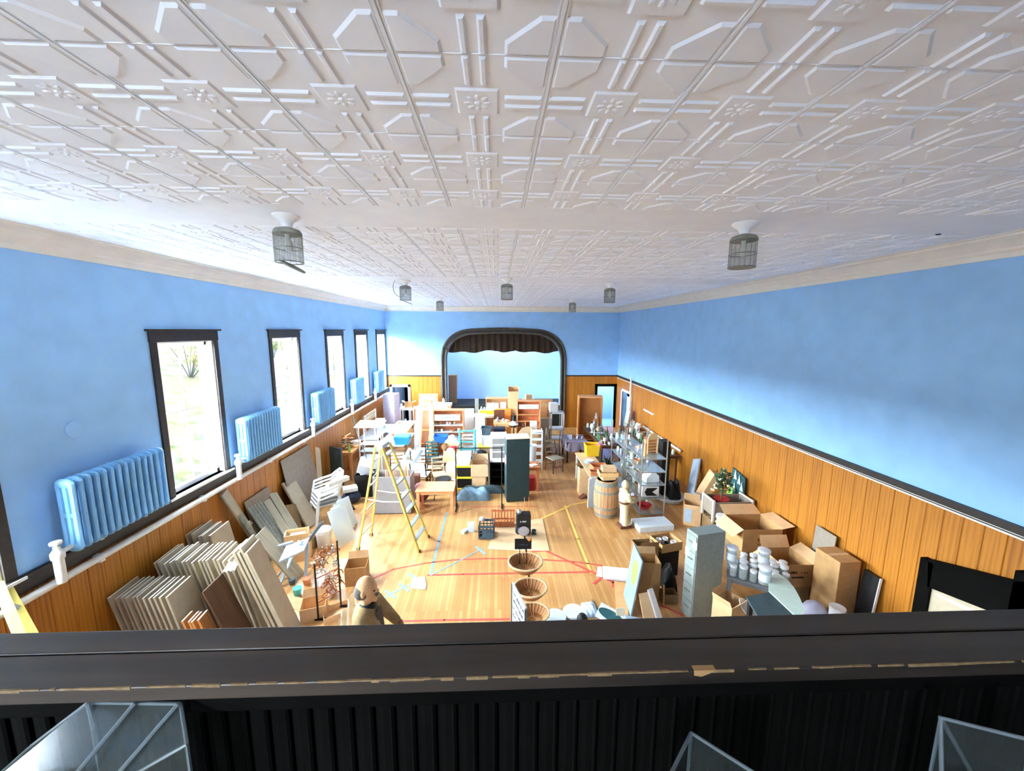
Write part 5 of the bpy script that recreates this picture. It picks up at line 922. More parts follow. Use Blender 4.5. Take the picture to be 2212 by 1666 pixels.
def goods(label, x0, x1, y0, y1, h, n, mt='walnut', kinds=('vase', 'bowl', 'bottle', 'jar', 'cup', 'plate', 'box', 'basket', 'lamp'), zone='', grp=''):
    table('long_table', label, ((x0+x1)/2, (y0+y1)/2, 0), x1-x0, y1-y0, h, mt, 0, .05, .03); clutter(zone, (x0+x1)/2, (y0+y1)/2, h, x1-x0-.04, y1-y0-.04, n, 0, list(kinds), grp)
goods('long table of glassware and greenery beside the open wardrobe', 3.35, 4.05, 12.0, 14.6, .78, 44, zone='on the glassware table by the wardrobe', grp='goods on the glassware table')
goods('long table of ornaments against the right wall', 4.75, 5.42, 10.9, 14.6, .80, 44, zone='on the ornament table along the right wall', grp='goods on the wall table')
goods('table of crockery between the two long goods tables', 4.15, 4.68, 11.4, 13.6, .70, 30, 'black', zone='on the crockery table in the right aisle', grp='goods on the crockery table')
def fern(label, loc, s=.25, n=26, seed=1, mt='leaf', name='potted_plant', pot='stone_grey', grp=None):
    t = thing(name, label, 'plant', loc, 0, grp); r = random.Random(seed); MB().lathe([(0,0),(.06,0),(.08,.1),(.07,.1),(0,.09)], 12).build('pot', pot, t, True); f = MB()
    for k in range(n):
        a, e = r.uniform(0, 6.3), r.uniform(.3, 1.3); d = Vector((math.cos(a)*math.cos(e), math.sin(a)*math.cos(e), math.sin(e))); c = Vector((0,0,.1)); L = s*r.uniform(.6, 1.1); sd = Vector((-math.sin(a), math.cos(a), 0))*.03
        f.add([c, c+d*L*.5+sd, c+d*L-Vector((0,0,L*.15)), c+d*L*.5-sd], [(0,1,2,3)])
    f.build('foliage', mt, t); return t
fern('dark green potted plant on the glassware table', (3.55, 11.85, .0), .5, 40, 3, 'leaf'); fern('green trailing plant on the floor by the crockery table', (4.42, 10.85, .0), .42, 40, 4, 'green')
lean('grey_board', 'pale grey panel leaning on the goods tables by the dark doorway', (5.0, 14.9, 0), (5.25, 15.0, 1.32), .4, .02, 'pale_green', 'panel', (0,1,0))
t = thing('wall_rail', 'white wooden handrail fixed low along the right wall', 'rail'); MB().beam((XR-.09, 13.9, .95), (XR-.09, 10.9, .95), .04, .06).build('bar', 'trim_white', t)
for y in (13.6, 12.4, 11.2): MB().box(XR-.10, XR, y-.02, y+.02, .92, .98).build('bracket', 'trim_white', t)
solo('wall_ledge', 'short white bracket shelf on the right wall panelling', 'shelf', MB().box(XR-.08, XR-.015, 13.1, 14.0, 1.55, 1.60), 'trim_white')
# ---- tall racks
def grack(label, x, y, h, zs, w=.62, d=1.15): return rack('chrome_rack', label, (x, y, 0), w, d, h, zs, 'steel', 0, 'jar_glass', .016)
xr = 3.69
Z1 = [.14, .52, .86, 1.18, 1.5]
grack('tall chrome and glass shelf rack nearest the small statue', xr, 9.16, 1.98, Z1); Z2 = [.14, .6, 1.0, 1.36]
grack('second chrome and glass shelf rack behind the first', xr, 10.42, 1.9, Z2)
for z, n in ((.142, 5), (.522, 6), (.862, 7), (1.182, 9), (1.502, 8)): clutter('on the nearest chrome rack', xr, 9.42, z, .5, .55, n, 0, ['plate', 'bowl', 'box', 'cup', 'book', 'jar', 'basket'], 'goods on the nearest chrome rack')
for z in (.602, 1.002, 1.362): clutter('on the second chrome rack', xr, 10.42, z, .5, .95, 11, 0, ['plate', 'bowl', 'box', 'cup', 'book', 'jar', 'vase'], 'goods on the second chrome rack')
solo('foam_block', 'white angular foam block on the nearest chrome rack', 'foam', MB().ext([(-.17,-.12,0),(.17,-.12,0),(.17,-.12,.16),(.0,-.12,.30),(-.17,-.12,.12)], (0,.24,0)), 'cool_white', (3.72, 8.86, .863), .15, bev=.01)
t = thing('patterned_box', 'black and white patterned box on the lower shelf of the chrome rack', 'box', (3.68, 8.84, .523), .05); MB().cbox(0,0,0,.42,.26,.25).build('body', 'white', t, bev=.006); MB().ext([(-.10,-.131,.03),(.18,-.131,.02),(.04,-.131,.12),(.18,-.131,.22),(-.10,-.131,.22),(-.15,-.131,.12)], (0,-.002,0)).build('print', 'black', t)
solo('red_bowl', 'dark red dish on the lowest shelf of the chrome rack', 'dish', MB().lathe([(0,0),(.1,0),(.18,.1),(.17,.1),(.09,.02),(0,.02)], 18), 'red', (3.62, 8.9, .143), smooth=True)
t = thing('plate_rack', 'honey wooden plate rack standing on the top shelf of the chrome rack', 'rack', (3.80, 9.02, 1.503), .2)
for s in (-1, 1): MB().box(s*.13-.012, s*.13+.012, -.012, .012, 0, .40).build('stile', 'pine', t)
for k in range(5): MB().box(-.12, .12, -.008, .008, .05+.075*k, .07+.075*k).build('rung', 'pine', t)
MB().ext([(-.14,-.014,.38),(.14,-.014,.38),(.14,-.014,.42),(.08,-.014,.50),(0,-.014,.53),(-.08,-.014,.50),(-.14,-.014,.42)], (0,.028,0)).build('crest', 'pine', t); MB().box(-.14, .14, .05, .07, 0, .36).build('back', 'honey', t)
solo('pepper_mill', 'tall orange wooden peg on the top shelf of the chrome rack', 'peg', MB().lathe([(0,0),(.035,0),(.03,.2),(.02,.3),(0,.31)], 10), 'oak', (3.55, 8.85, 1.503), smooth=True)
slab('black_speaker', 'black tall box between the chrome rack and the right wall', 'box', (1430, 955, 1447, 1040), 9.9, .3, 'black', 0)
# ---- counter, chalk panel, crates, barrel
t = table('counter_table', 'cream topped counter with white legs left of the barrel', (2.62, 10.35, 0), .52, 1.9, .80, 'tan', 0, .05, .03, 'white'); 
lean('chalk_panel', 'narrow blue chalk panel leaning on the end of the counter', (2.46, 9.25, 0), (2.50, 9.36, .74), .36, .02, 'slate', 'panel', (1, .25, 0), parts=lambda t, w, th, L: [MB().box(-th/2, th/2, -w/2+.02, w/2-.02, .02, L-.02).build('slate', 'blue_grey', t)]+[MB().box(-th/2-.004, th/2+.004, a-.012, a+.012, 0, L).build('frame_stile', 'cream', t) for a in (-w/2+.012, w/2-.012)])
tote('bright yellow open bin on the far end of the counter', (Q(1279, 975, 11.0).x, 11.05, .802), .40, .34, .34, 'yellow')
t = thing('pink_star', 'pink paper star poking out of the bright yellow bin', 'ornament', (Q(1296, 962, 10.95).x, 11.0, 1.10), 0); MB().ext([((.14 if k % 2 == 0 else .06)*math.cos(PI/2+k*PI/5), 0, (.14 if k % 2 == 0 else .06)*math.sin(PI/2+k*PI/5)) for k in range(10)], (0, .03, 0)).build('star', 'pink', t)
for k in range(4): cyl('stacked_plate', ['bottom', 'second', 'third', 'top'][k]+' pale plate of the stack on the counter', 'plate', (2.56, 10.35, .801+.021*k), PLATE, 'cool_white', 20)
def crate(label, loc, w, d, h, rz, mt, rot=None):
    t = thing('wooden_tray', label, 'crate', loc, rz, rot=rot)
    for s in (-1, 1): MB().box(-w/2, w/2, s*d/2-.008, s*d/2+.008, 0, h).build('side', mt, t); MB().box(s*w/2-.008, s*w/2+.008, -d/2, d/2, 0, h).build('end', mt, t)
    MB().box(-w/2, w/2, -d/2, d/2, 0, .01).build('bottom', mt, t)
crate('orange open wooden crate on the near end of the counter', (2.70, 9.78, .802), .4, .32, .15, .1, 'terracotta'); crate('long pine tray crate behind the orange crate', (2.62, 9.50, .802), .44, .18, .10, .0, 'terracotta')
cart('tan carton on the floor under the counter by the aisle', (1252, 1012, 1276, 1068), 10.0, .3, 'card_pale', {'l': 50}, 0)
solo('wood_scrap', 'small brown wooden wedge on the floor left of the barrel', 'block', MB().ext([(-.12,0,0),(.12,0,0),(.05,0,.10)], (0,.14,0)), 'brown', P(1262, 1078), .3)
bc_ = P(1313, 1124)+Vector((0.02, .30, 0)); t = thing('oak_barrel', 'old oak barrel with iron hoops standing before the counter', 'barrel', bc_); BH = .92
def br_(z): return .235+.065*math.sin(PI*(.08+.84*z/BH))
NS = 22
for k in range(NS):
    a0, a1 = 2*PI*k/NS+.012, 2*PI*(k+1)/NS-.012; s = MB(); zs_ = [BH*i/8 for i in range(9)]
    vs = [(r*math.cos(a), r*math.sin(a), z) for z in zs_ for a, r in ((a0, br_(z)), (a1, br_(z)), (a1, br_(z)-.02), (a0, br_(z)-.02))]
    s.add(vs, [(i*4+j, i*4+(j+1) % 4, i*4+4+(j+1) % 4, i*4+4+j) for i in range(8) for j in range(4)]+[(3,2,1,0), (32,33,34,35)]); s.build('stave', 'barrel_wood', t)
for z, hw in ((.03, .07), (.22, .05), (.62, .05), (.80, .09)): MB().lathe([(br_(z)+.001, z), (br_(z)+.005, z), (br_(z+hw)+.005, z+hw), (br_(z+hw)+.001, z+hw)], 32).build('hoop', 'stone_grey', t, True)
MB().lathe([(0,BH-.05),(br_(BH)-.02,BH-.05),(br_(BH)-.02,BH-.03),(0,BH-.03)], 24).build('head', 'barrel_wood', t)
MB().lathe([(0,.02),(br_(0)-.02,.02),(br_(0)-.02,.04),(0,.04)], 24).build('head', 'barrel_wood', t)
crate('pine tray at the bottom of the stack on the barrel', (bc_.x+.02, bc_.y+.02, BH+.001), .32, .26, .08, .1, 'pine'); crate('yellow pine tray in the middle of the stack on the barrel', (bc_.x+.03, bc_.y+.03, BH+.083), .44, .30, .10, -.06, 'pine'); solo('book_box', 'pale pink box topping the trays on the barrel', 'box', MB().cbox(0,0,0,.34,.22,.12), 'kraft', (bc_.x+.05, bc_.y+.04, BH+.184), -.05, bev=.005)
# white flat box on floor
a, b, c = P(1367, 1131), P(1382, 1152), P(1456, 1146); u = (c-b); w = u.length; ang = math.atan2(u.y, u.x); d = (a-b).length; ce = b+u/2+Vector((-math.sin(ang), math.cos(ang), 0))*d/2
solo('white_flat_box', 'long flat white box lying on the floor before the chrome rack', 'box', MB().cbox(0,0,0,w,d,.13), 'cool_white', (ce.x, ce.y, 0), ang, bev=.008)
# ---- leaning things by the right wall
lean('long_shelf_board', 'long pale grey shelf board leaning on the right wall panelling', P(1492, 1086)+Vector((-.05,0,0)), QX(1506, 992, XR-.09), .30, .04, 'blue_grey', 'panel')
lean('tall_carton', 'tall tan carton leaning on the wall right of the pale shelf board', (4.92, 9.02, 0), QX(1546, 1022, XR-.24), .26, .20, 'card_pale', 'box')
solo('white_tray', 'white curved tub lying on the floor behind the chrome rack', 'tub', MB().lathe([(0,0),(.30,0),(.38,.14),(.36,.14),(.28,.02),(0,.02)], 24, (0,0,0), 1, 1.5), 'cool_white', (4.62, 9.8, 0), smooth=True); heap('black_heap', 'black cloth heaped in the white curved tub', 'cloth', (1450, 1040, 1474, 1062), 9.6, .36, 'black', .022, 31)
a, b = P(1487, 1108)+Vector((0,.1,0)), P(1508, 1126)+Vector((0,.02,0)); m_ = (a+b)/2
def canvas(t, w, th, L):
    MB().box(-th/2, th/2, -w/2, w/2, 0, L).build('canvas', 'blue_grey', t, bev=.004); r = random.Random(4); s = MB()
    for k in range(26): y, z, e = r.uniform(-.44, .44)*w, r.uniform(.06, .94)*L, r.uniform(.01, .045); s.ext([(-th/2-.0015, y+e*r.uniform(.6,1.2)*math.cos(q*PI/3), z+e*r.uniform(.6,1.2)*math.sin(q*PI/3)) for q in range(6)], (.001, 0, 0))
    o = s.build('printed_spots', 'slate', t); o['kind'] = 'stuff'
lean('spotted_canvas', 'blue grey spotted canvas picture propped on the floor by the right wall', m_, m_+Vector((.16, .10, .52)), .42, .03, 'blue_grey', 'picture', (b-a).normalized(), parts=canvas)
c = Vector((4.58, 8.42, 0)); t = carton('tan open carton with a pale blue label near the filing cabinet', (c.x, c.y, 0), .36, .34, .50, -.4, 'card_pale', {'b': 30, 'r': 60}); MB().box(-.17, -.02, -.174, -.171, .08, .40).build('label_sheet', 'blue_grey', t)
fern('dark green artificial foliage heaped behind the tan open carton', (5.08, 8.40, 0), .36, 60, 8, 'leaf', 'foliage_bundle', 'black')
# triangular tree picture, lime card, flower tree with red pot in burlap tray
pb = QX(1590, 1108, XR-.35); t = thing('tree_picture', 'dark teal picture of fir trees standing on its corner against the right wall', 'picture', (0,0,0)); pl = [QX(*q_, XR-.03-.10*(1-(1120-q_[1])/110)) for q_ in ((1585, 1010), (1612, 1034), (1606, 1100), (1576, 1092))]; MB().ext(pl, (-.025, 0, 0)).build('panel', 'teal_dark', t)
for k, (x, y) in enumerate(((1589, 1026), (1597, 1037), (1586, 1052), (1602, 1052))): q_ = QX(x, y, XR-.06-.10*(1-(1120-y)/110)-.012); MB().ext([q_+Vector((0, v, z)) for v, z in ((-.06, -.1), (.06, -.1), (0, .12))], (-.006, 0, 0)).build('fir_shape', 'pale_green', t)
lean('lime_card', 'lime green card leaning beside the fir tree picture', QX(1574, 1090, XR-.32), QX(1577, 1052, XR-.22), .18, .01, 'lime', 'card')
b0 = P(1573, 1140); b1 = P(1650, 1140); tx = thing('burlap_planter', 'burlap lined planter with white corner posts against the right wall', 'planter', (5.0, 7.78, .46)); pw, pd, ph = .84, .42, .44
carton('brown carton hidden under the burlap planter', (5.0, 7.80, 0), .8, .42, .458, 0, 'card_dark')
for sx in (-1, 1):
    for sy in (-1, 1): MB().cbox(sx*pw/2, sy*pd/2, 0, .04, .04, ph+.04).build('post', 'trim_white', tx)
MB().box(-pw/2, pw/2, -pd/2-.006, -pd/2+.006, .12, ph).box(-pw/2, pw/2, pd/2-.006, pd/2+.006, .12, ph).box(-pw/2-.006, -pw/2+.006, -pd/2, pd/2, .12, ph).box(pw/2-.006, pw/2+.006, -pd/2, pd/2, .12, ph).box(-pw/2, pw/2, -pd/2, pd/2, .12, .135).build('burlap', 'taupe', tx)
for s in (-1, 1): MB().beam((s*pw/2, -pd/2, ph+.02), (s*pw/2, pd/2, ph+.02), .03).build('rim_rail', 'cream', tx)
t = thing('flower_tree', 'artificial flower bush with pink and cream blooms in a red pot', 'plant', (4.86, 7.78, .597)); MB().lathe([(0,0),(.12,0),(.16,.30),(.145,.30),(0,.27)], 16).build('pot', 'red', t, True); MB().tube([(0,0,.25),(.02,0,.55)], .02, 6).build('stem', 'walnut', t)
r_ = random.Random(9); lv, fl, fp = MB(), MB(), MB()
for k in range(130):
    a, e, R_ = r_.uniform(0, 6.3), r_.uniform(-.6, 1.5), r_.uniform(.12, .30); c = Vector((math.cos(a)*math.cos(e)*R_*.75, math.sin(a)*math.cos(e)*R_*.75, .62+math.sin(e)*R_*1.1)); m3 = Euler((r_.uniform(0,6), r_.uniform(0,6), r_.uniform(0,6))).to_matrix()
    if k % 5: lv.add([c+m3 @ Vector(v) for v in ((-.07,0,0),(0,-.028,0),(.07,0,.01),(0,.028,0))], [(0,1,2,3)])
    else: (fl if k % 2 else fp).ell(c, (.035,.035,.03), 6, 4)
lv.build('leaves', 'leaf', t)['kind'] = 'stuff'; fl.build('cream_blooms', 'cream', t)['kind'] = 'stuff'; fp.build('pink_blooms', 'kraft', t)['kind'] = 'stuff'
# ---- filing cabinet
f0, f1 = P(1470, 1321), P(1492, 1344); yd = f0-f1; wF = yd.length; aF = math.atan2(yd.y, yd.x); HF = 1.44
t = thing('filing_cabinet', 'grey five drawer metal filing cabinet facing the open floor', 'cabinet', f1.lerp(f0, .5), aF-PI/2); dF = .52     # local -x is the front
MB().box(.012, dF, -wF/2, wF/2, 0, HF).build('body', 'grey_metal', t, bev=.006)
for k in range(5):
    z = .04+(HF-.08)/5*k; dz = (HF-.08)/5; d_ = MB().box(0, .012, -wF/2+.012, wF/2-.012, z+.006, z+dz-.006).build('drawer', 'pale_green' if 0 else 'grey_metal', t, bev=.003)
    MB().box(-.016, -.001, -.05, .05, z+dz*.55, z+dz*.55+.022).build('pull', 'steel', d_)
for k, (y, z) in enumerate(((-.09, 1.20), (.06, 1.02))): MB().box(-.003, -.001, y-.04, y+.05, z, z+.12).build('paper_note', 'paper', t)
# ---- cartons left of the filing cabinet
c = P(1403, 1300); carton('tall plain brown carton standing left of the filing cabinet', (c.x, c.y+.2, 0), .38, .30, .66, -.08, 'card', {'b': 5})
t = lean('notice_board', 'pale painted board with a lime green oval leaning on the tall brown carton', (2.13, 5.70, 0), (2.27, 5.70, .95), .52, .02, 'blue_grey', 'board', (.11, 1, 0), parts=lambda t, w, th, L: [MB().box(-th/2, th/2, -w/2, w/2, 0, L).build('panel', 'sign_blue', t), MB().ext([(-th/2-.002, -.04+.15*math.cos(q*PI/8), L*.66+.21*math.sin(q*PI/8)) for q in range(16)], (.0015, 0, 0)).build('lime_oval', 'lime', t)])
c2 = P(1400, 1240); carton('open brown carton behind the tall plain brown carton', (2.70, 6.50, 0), .36, .34, .62, .1, 'card_dark', {'f': 10})
carton('black carton under the box of crockery', (3.14, 6.62, 0), .36, .34, .50, .1, 'black'); bx_ = carton('shallow tan carton of crockery balanced on the black carton', (3.14, 6.60, .502), .44, .36, .16, .25, 'card', {})
for k, (x, y) in enumerate(((-.12, .05), (.02, .08), (.12, -.04), (-.02, -.08))): cyl('mug', ['white mug at the left in the shallow crockery carton', 'white bowl at the back of the shallow crockery carton', 'white mug at the right in the shallow crockery carton', 'black and white mug at the front of the shallow crockery carton'][k], 'mug', (3.14+x, 6.60+y, .512), [(0,0),(.045,0),(.052,.12),(.046,.12),(.04,.01),(0,.01)], ['white','white','white','black'][k], 12)
heap('black_pile', 'black bags heaped on the floor beside the filing cabinet', 'bag', (1438, 1228, 1466, 1290), 6.0, .36, 'black', 0, 33); c = P(1452, 1308); carton('small carton with white labels beside the filing cabinet foot', (c.x-.02, c.y+.12, 0), .26, .18, .16, .0, 'card_dark', {'l': 20}); solo('blade_knife', 'yellow wooden paddle standing by the small labelled carton', 'paddle', MB().beam((0,0,0), (.0,.03,.34), .035, .012), 'pine', P(1436, 1312)+Vector((0,.05,0)))
# ---- big cartons along right wall
cx, w, a, b = RB((1606, 1146, 1690, 1194), 6.4); carton('brown carton hidden below the big open printed carton', (cx, 6.72, 0), w*.95, .6, a-.002, 0, 'card_dark'); t = carton('big open brown carton with dark print standing on another carton', (cx, 6.72, a), w, .6, b-a, 0, 'card', {'l': 125, 'r': 80, 'b': 62}); scrawl(t, (.02, -.302, (b-a)*.55), .22, .06, 'ink', 5); scrawl(t, (.0, -.302, (b-a)*.34), .16, .04, 'ink', 6)
cyl('white_jar', 'white lidded jar standing behind the big open carton', 'jar', (cx-w/2+.06, 7.2, 0), [(0,0),(.09,0),(.09,.74),(.11,.75),(.11,.80),(0,.80)], 'white', 16)
cx, w, a, b = RB((1690, 1223, 1756, 1270), 5.62); carton('brown carton under the open printed box near the wall', (cx, 5.9, 0), w*.98, .5, a-.002, 0, 'card_dark'); t = carton('open brown carton with two lines of dark print beside the half round leaf', (cx, 5.9, a), w, .52, b-a, 0, 'card', {'l': 120, 'r': 62, 'b': 25}); scrawl(t, (-.08, -.262, (b-a)*.66), .16, .05, 'ink', 7); scrawl(t, (.12, -.262, (b-a)*.66), .12, .05, 'ink', 8); MB().box(-.08, .12, -.263, -.261, (b-a)*.40, (b-a)*.47).build('print_bar', 'ink', t)
carton('tall brown carton standing on end against the right wall', (5.24, 5.32, 0), .34, .42, 1.10, .05, 'card'); lean('grey_board', 'pale grey board slipped behind the tall brown carton', (5.38, 5.80, 0), (5.46, 5.80, 1.22), .40, .02, 'taupe', 'board'); lean('dark_board', 'thin white edged dark board right of the tall brown carton', (5.36, 4.96, 0), (5.47, 4.98, 1.0), .24, .03, 'black', 'board', parts=lambda t, w, th, L: [MB().box(-th/2, th/2, -w/2, w/2, 0, L).build('panel', 'black', t), MB().box(-th/2-.002, th/2+.002, -w/2-.012, -w/2, 0, L+.003).build('white_edge', 'white', t)])
solo('plastic_bag', 'white plastic bag slumped below the printed open box', 'bag', MB().ell((0,0,.2), (.2,.16,.2), 10, 8), 'lavender', (4.86, 5.20, 0), smooth=True); solo('white_tub', 'small white tub before the tall brown carton', 'tub', MB().lathe([(0,0),(.08,0),(.1,.5),(.09,.5),(0,.46)], 14), 'white', (4.98, 4.95, 0), smooth=True)
# ---- rolling cart with jars, dark top and white half round leaf
zt2 = .95; t = thing('drop_leaf_cart', 'dark topped kitchen cart with a white half round leaf', 'cart'); dk = [P(*q_, zt2) for q_ in ((1612, 1289), (1661, 1279), (1731, 1345), (1735, 1420), (1690, 1420))]
MB().ext(dk, (0, 0, -.03)).build('top', 'chalk', t); wh = [P(*q_, zt2+.012) for q_ in ((1661, 1277), (1660, 1256), (1664, 1245), (1674, 1240), (1686, 1242), (1700, 1251), (1716, 1270), (1728, 1292), (1738, 1316), (1735, 1342), (1731, 1343))]; MB().ext(wh, (0, 0, -.02)).build('leaf', 'pale_green', t)
for v in (dk[0], dk[1], dk[3], dk[4]): w_ = v.lerp(sum(dk, Vector())/5, .15); MB().cbox(w_.x, w_.y, 0, .05, .05, zt2-.03).build('leg', 'black', t)
cj = Vector((4.08, 5.42, 0)); gt = table('green_cart', 'dark grey metal table crowded with white lidded jars', (cj.x, cj.y, 0), .86, .62, .72, 'mid_grey', -.55, .05, .03)
R2 = Matrix.Rotation(-.55, 3, 'Z'); kk = 0
for i in range(6):
    for j in range(4):
        if (i, j) in ((0, 3), (5, 0)): continue
        v = R2 @ Vector((-.34+.136*i+rc.uniform(-.01,.01), -.22+.145*j+rc.uniform(-.01,.01), 0)); s = rc.uniform(.85, 1.1); h_ = .16*s
        q_ = thing('lidded_jar', 'white lidded jar, %s row from the filing cabinet, %s from the front' % (ordn(i), ordn(j)), 'jar', (cj.x+v.x, cj.y+v.y, .721), 0, 'white lidded jars on the green table')
        MB().lathe([(0,0),(.048*s,0),(.052*s,.01),(.052*s,h_*.85),(.042*s,h_),(0,h_)], 14).build('glass_body', 'jar_glass', q_, True); MB().lathe([(0,h_),(.055*s,h_),(.057*s,h_+.03),(.045*s,h_+.036),(0,h_+.033)], 14).build('lid', 'white', q_, True); kk += 1
for k, (x, y) in enumerate(((1651, 1185), (1653, 1222), (1581, 1178))):
    v = P(x, y+9, 1.12); q_ = thing('tall_lidded_jar', ['tall white lidded jar at the back right of the dark grey table', 'tall white lidded jar in the middle of the right edge of the grey table', 'tall white lidded jar at the back left of the dark grey table'][k], 'jar', (v.x, v.y, .915), 0, 'tall white lidded jars'); MB().lathe([(0,0),(.07,0),(.074,.015),(.074,.2),(.06,.22),(0,.22)], 16).build('glass_body', 'jar_glass', q_, True); MB().lathe([(0,.22),(.085,.22),(.09,.235),(.088,.255),(.07,.262),(0,.255)], 18).build('lid', 'white', q_, True); MB().lathe([(.0745,.05),(.0755,.05),(.0755,.16),(.0745,.16)], 16).build('label_band', 'cool_white', q_, True)
c = P(1580, 1345); carton('orange tan open carton with raised flaps before the jars', (3.33, 4.94, 0), .34, .28, .68, .5, 'card_pale', {'l': 25, 'f': 40, 'b': 10}); cyl('oval_platter', 'white oval platter propped on the orange tan carton', 'platter', (3.50, 4.80, .62), PLATE, 'white', 22, sx=1.3, rot=(.5, .7, 0)); cyl('white_dish', 'white dish resting beside the orange tan carton', 'dish', (3.12, 4.55, .0), BOWL, 'white', 16)
# ================================================================ CENTRE FOREGROUND
k4 = [P(*q_) for q_ in ((1053, 1187), (1120, 1191), (1187, 1191), (1180, 1160), (1172, 1121), (1110, 1128), (1068, 1140), (1062, 1165))]
solo('kraft_paper', 'large sheet of brown kraft paper spread flat on the floor', 'paper', MB().ext([Vector((v.x, v.y, .006)) for v in k4], (0, 0, .004)), 'kraft')
def wick(label, c, w, h, d):
    t = thing('slat_rack', label, 'rack', c)
    for k in range(8): x = -w/2+w*k/7; MB().box(x-.016, x+.016, -.012, .012, 0, h).build('slat', 'terracotta', t); MB().box(x-.016, x+.016, -d, 0, .10, .125).build('seat_slat', 'rust', t)
    for z in (.10, h-.06): MB().box(-w/2-.03, w/2+.03, .012, .03, z, z+.035).build('rail', 'terracotta', t)
    MB().box(-w/2, w/2, -d-.012, -d+.012, 0, .125).build('front_rail', 'rust', t); return t
c = P(1087, 1140); wick('low reddish slatted wooden rack on the brown paper sheet', (c.x, c.y+.16, .011), .50, .36, .14)
a, b = P(1035, 1166), P(1066, 1169); w = (b-a).length; t = thing('black_crate', 'black plastic milk crate standing beside the brown paper', 'crate', (a.x+w/2, a.y+.16, .011), -.05); hC = .30
for sx, sy, lx, ly in ((0, -1, w, .012), (0, 1, w, .012), (-1, 0, .012, w), (1, 0, .012, w)):
    g_ = MB(); cx_, cy_ = sx*w/2, sy*w/2
    for z, hh_ in ((0, .05), (.12, .02), (.18, .02), (.25, .05)): g_.cbox(cx_, cy_, z, lx, ly, hh_)
    for k in range(5): u_ = -w/2+w*k/4; g_.cbox(cx_+(u_ if lx > ly else 0), cy_+(u_ if ly > lx else 0), 0, .016, .016, hC)
    g_.build('side_grid', 'slate', t)
MB().cbox(0, 0, 0, w, w, .012).build('bottom', 'slate', t)
solo('striped_rag', 'crumpled striped rag on the left corner of the black crate', 'rag', MB().ell((0,0,0), (.07,.07,.05), 8, 6), 'lavender', (a.x+.05, a.y+.28, .33), smooth=True)
c = P(1018, 1150); solo('white_card', 'white upright leaflet holder on the floor left of the black crate', 'holder', MB().ext([(-.07,0,0),(.07,0,0),(.07,.05,.2),(-.07,.05,.2)], (0,.06,0)), 'cool_white', (c.x, c.y, 0), bev=.004); c = P(1003, 1152); solo('small_carton', 'small pale blue carton on the floor at the far left of the crate', 'box', MB().cbox(0,0,0,.10,.16,.06), 'pale_green', (c.x, c.y+.03, 0), -.5, bev=.004)
# black wheeled bag on the paper
c = P(1131, 1162); t = thing('wheeled_bag', 'black wheeled shopping bag with long handle on the brown paper', 'bag', (c.x, c.y+.12, .011)); MB().cbox(0,0,.05,.32,.22,.46).build('body', 'black', t, bev=.03); MB().box(-.13,.13,-.125,-.11,.10,.22).build('pocket', 'slate', t); MB().lathe([(0,0),(.10,0),(.11,.02),(0,.03)], 16, (0,-.13,.16), 1.1, 1, Matrix.Rotation(PI/2, 3, 'X')).build('grey_disc', 'grey', t)
for s in (.03, .13): MB().tube([(s, .11, .3), (s, .11, .82)], .008, 6).build('handle_rod', 'terracotta', t)
for s in (-1, 1): MB().lathe([(0,-.02),(.05,-.02),(.05,.02),(0,.02)], 12, (s*.15, .09, .05), m=Matrix.Rotation(PI/2, 3, 'Y')).build('wheel', 'black', t)
MB().ell((-.09, -.02, .54), (.06,.05,.06), 10, 6).build('silver_ball', 'steel', t, True); scrawl(t, (0, -.1115, .36), .16, .05, 'cool_white', 9); cyl('silver_dome', 'small silver reel beside the black wheeled bag', 'reel', (c.x+.24, c.y+.12, .011), [(0,0),(.05,0),(.05,.03),(.02,.04),(.02,.07),(.05,.08),(.05,.1),(0,.1)], 'slate', 12)
# basket stand
bs = thing('basket_stand', 'three tier stand of oval wicker baskets with a black sign on top', 'stand', (Q(1141, 1270, 5.25).x, 5.25, 0)); bx0 = bs.location.x
tilt = Matrix.Rotation(.10, 3, 'X')
def obask(pxx, pyy, Wb):
    q_ = Q(pxx, pyy, 5.25); c_ = Vector((q_.x-bx0, 0, q_.z)); b_ = MB(); pr = [(.06, -.115), (.66, -.11), (.86, -.05), (1.0, .0), (1.04, .012), (1.03, .028), (.95, .022), (.80, -.045), (.60, -.098), (.05, -.10)]
    b_.lathe([(r*Wb/2, z) for r, z in pr], 36, c_, 1, .80, tilt); o = b_.build('basket', 'wicker', bs, True)
    rm = MB()
    for k in range(44): a = 2*PI*k/44; p_ = c_+tilt @ Vector((Wb/2*math.cos(a), Wb*.4*math.sin(a), .018)); p2 = c_+tilt @ Vector((Wb/2*math.cos(a+.2), Wb*.4*math.sin(a+.2), .024)); rm.tube([p_, p2], .014, 5)
    rm.build('braided_rim', 'tan', o, True)
    rb_ = MB()
    for k in range(22):
        a = 2*PI*k/22; rb_.tube([c_+tilt @ Vector((Wb/2*r*math.cos(a), Wb*.4*r*math.sin(a), z+.004)) for r, z in ((.2, -.10), (.60, -.094), (.80, -.042), (.94, .02))], .008, 4)
    rb_.build('ribs', 'card', o)
    return c_
cb = [obask(1135, 1216, .50), obask(1146, 1272, .49), obask(1152, 1326, .48)]
zb = cb[2].z
MB().tube([(cb[2].x, .21, 0), (cb[2].x, .21, zb), (cb[0].x, .21, cb[0].z+.30)], .014, 8).build('pole', 'black_metal', bs, True)
MB().lathe([(0,0),(.22,0),(.22,.02),(.03,.04),(0,.04)], 24, (cb[2].x, .21, 0)).build('base', 'black_metal', bs, True)
for c_ in cb: MB().tube([(cb[1].x, .21, c_.z-.10), (c_.x, -.05, c_.z-.125)], .010, 6).build('arm', 'black_metal', bs)
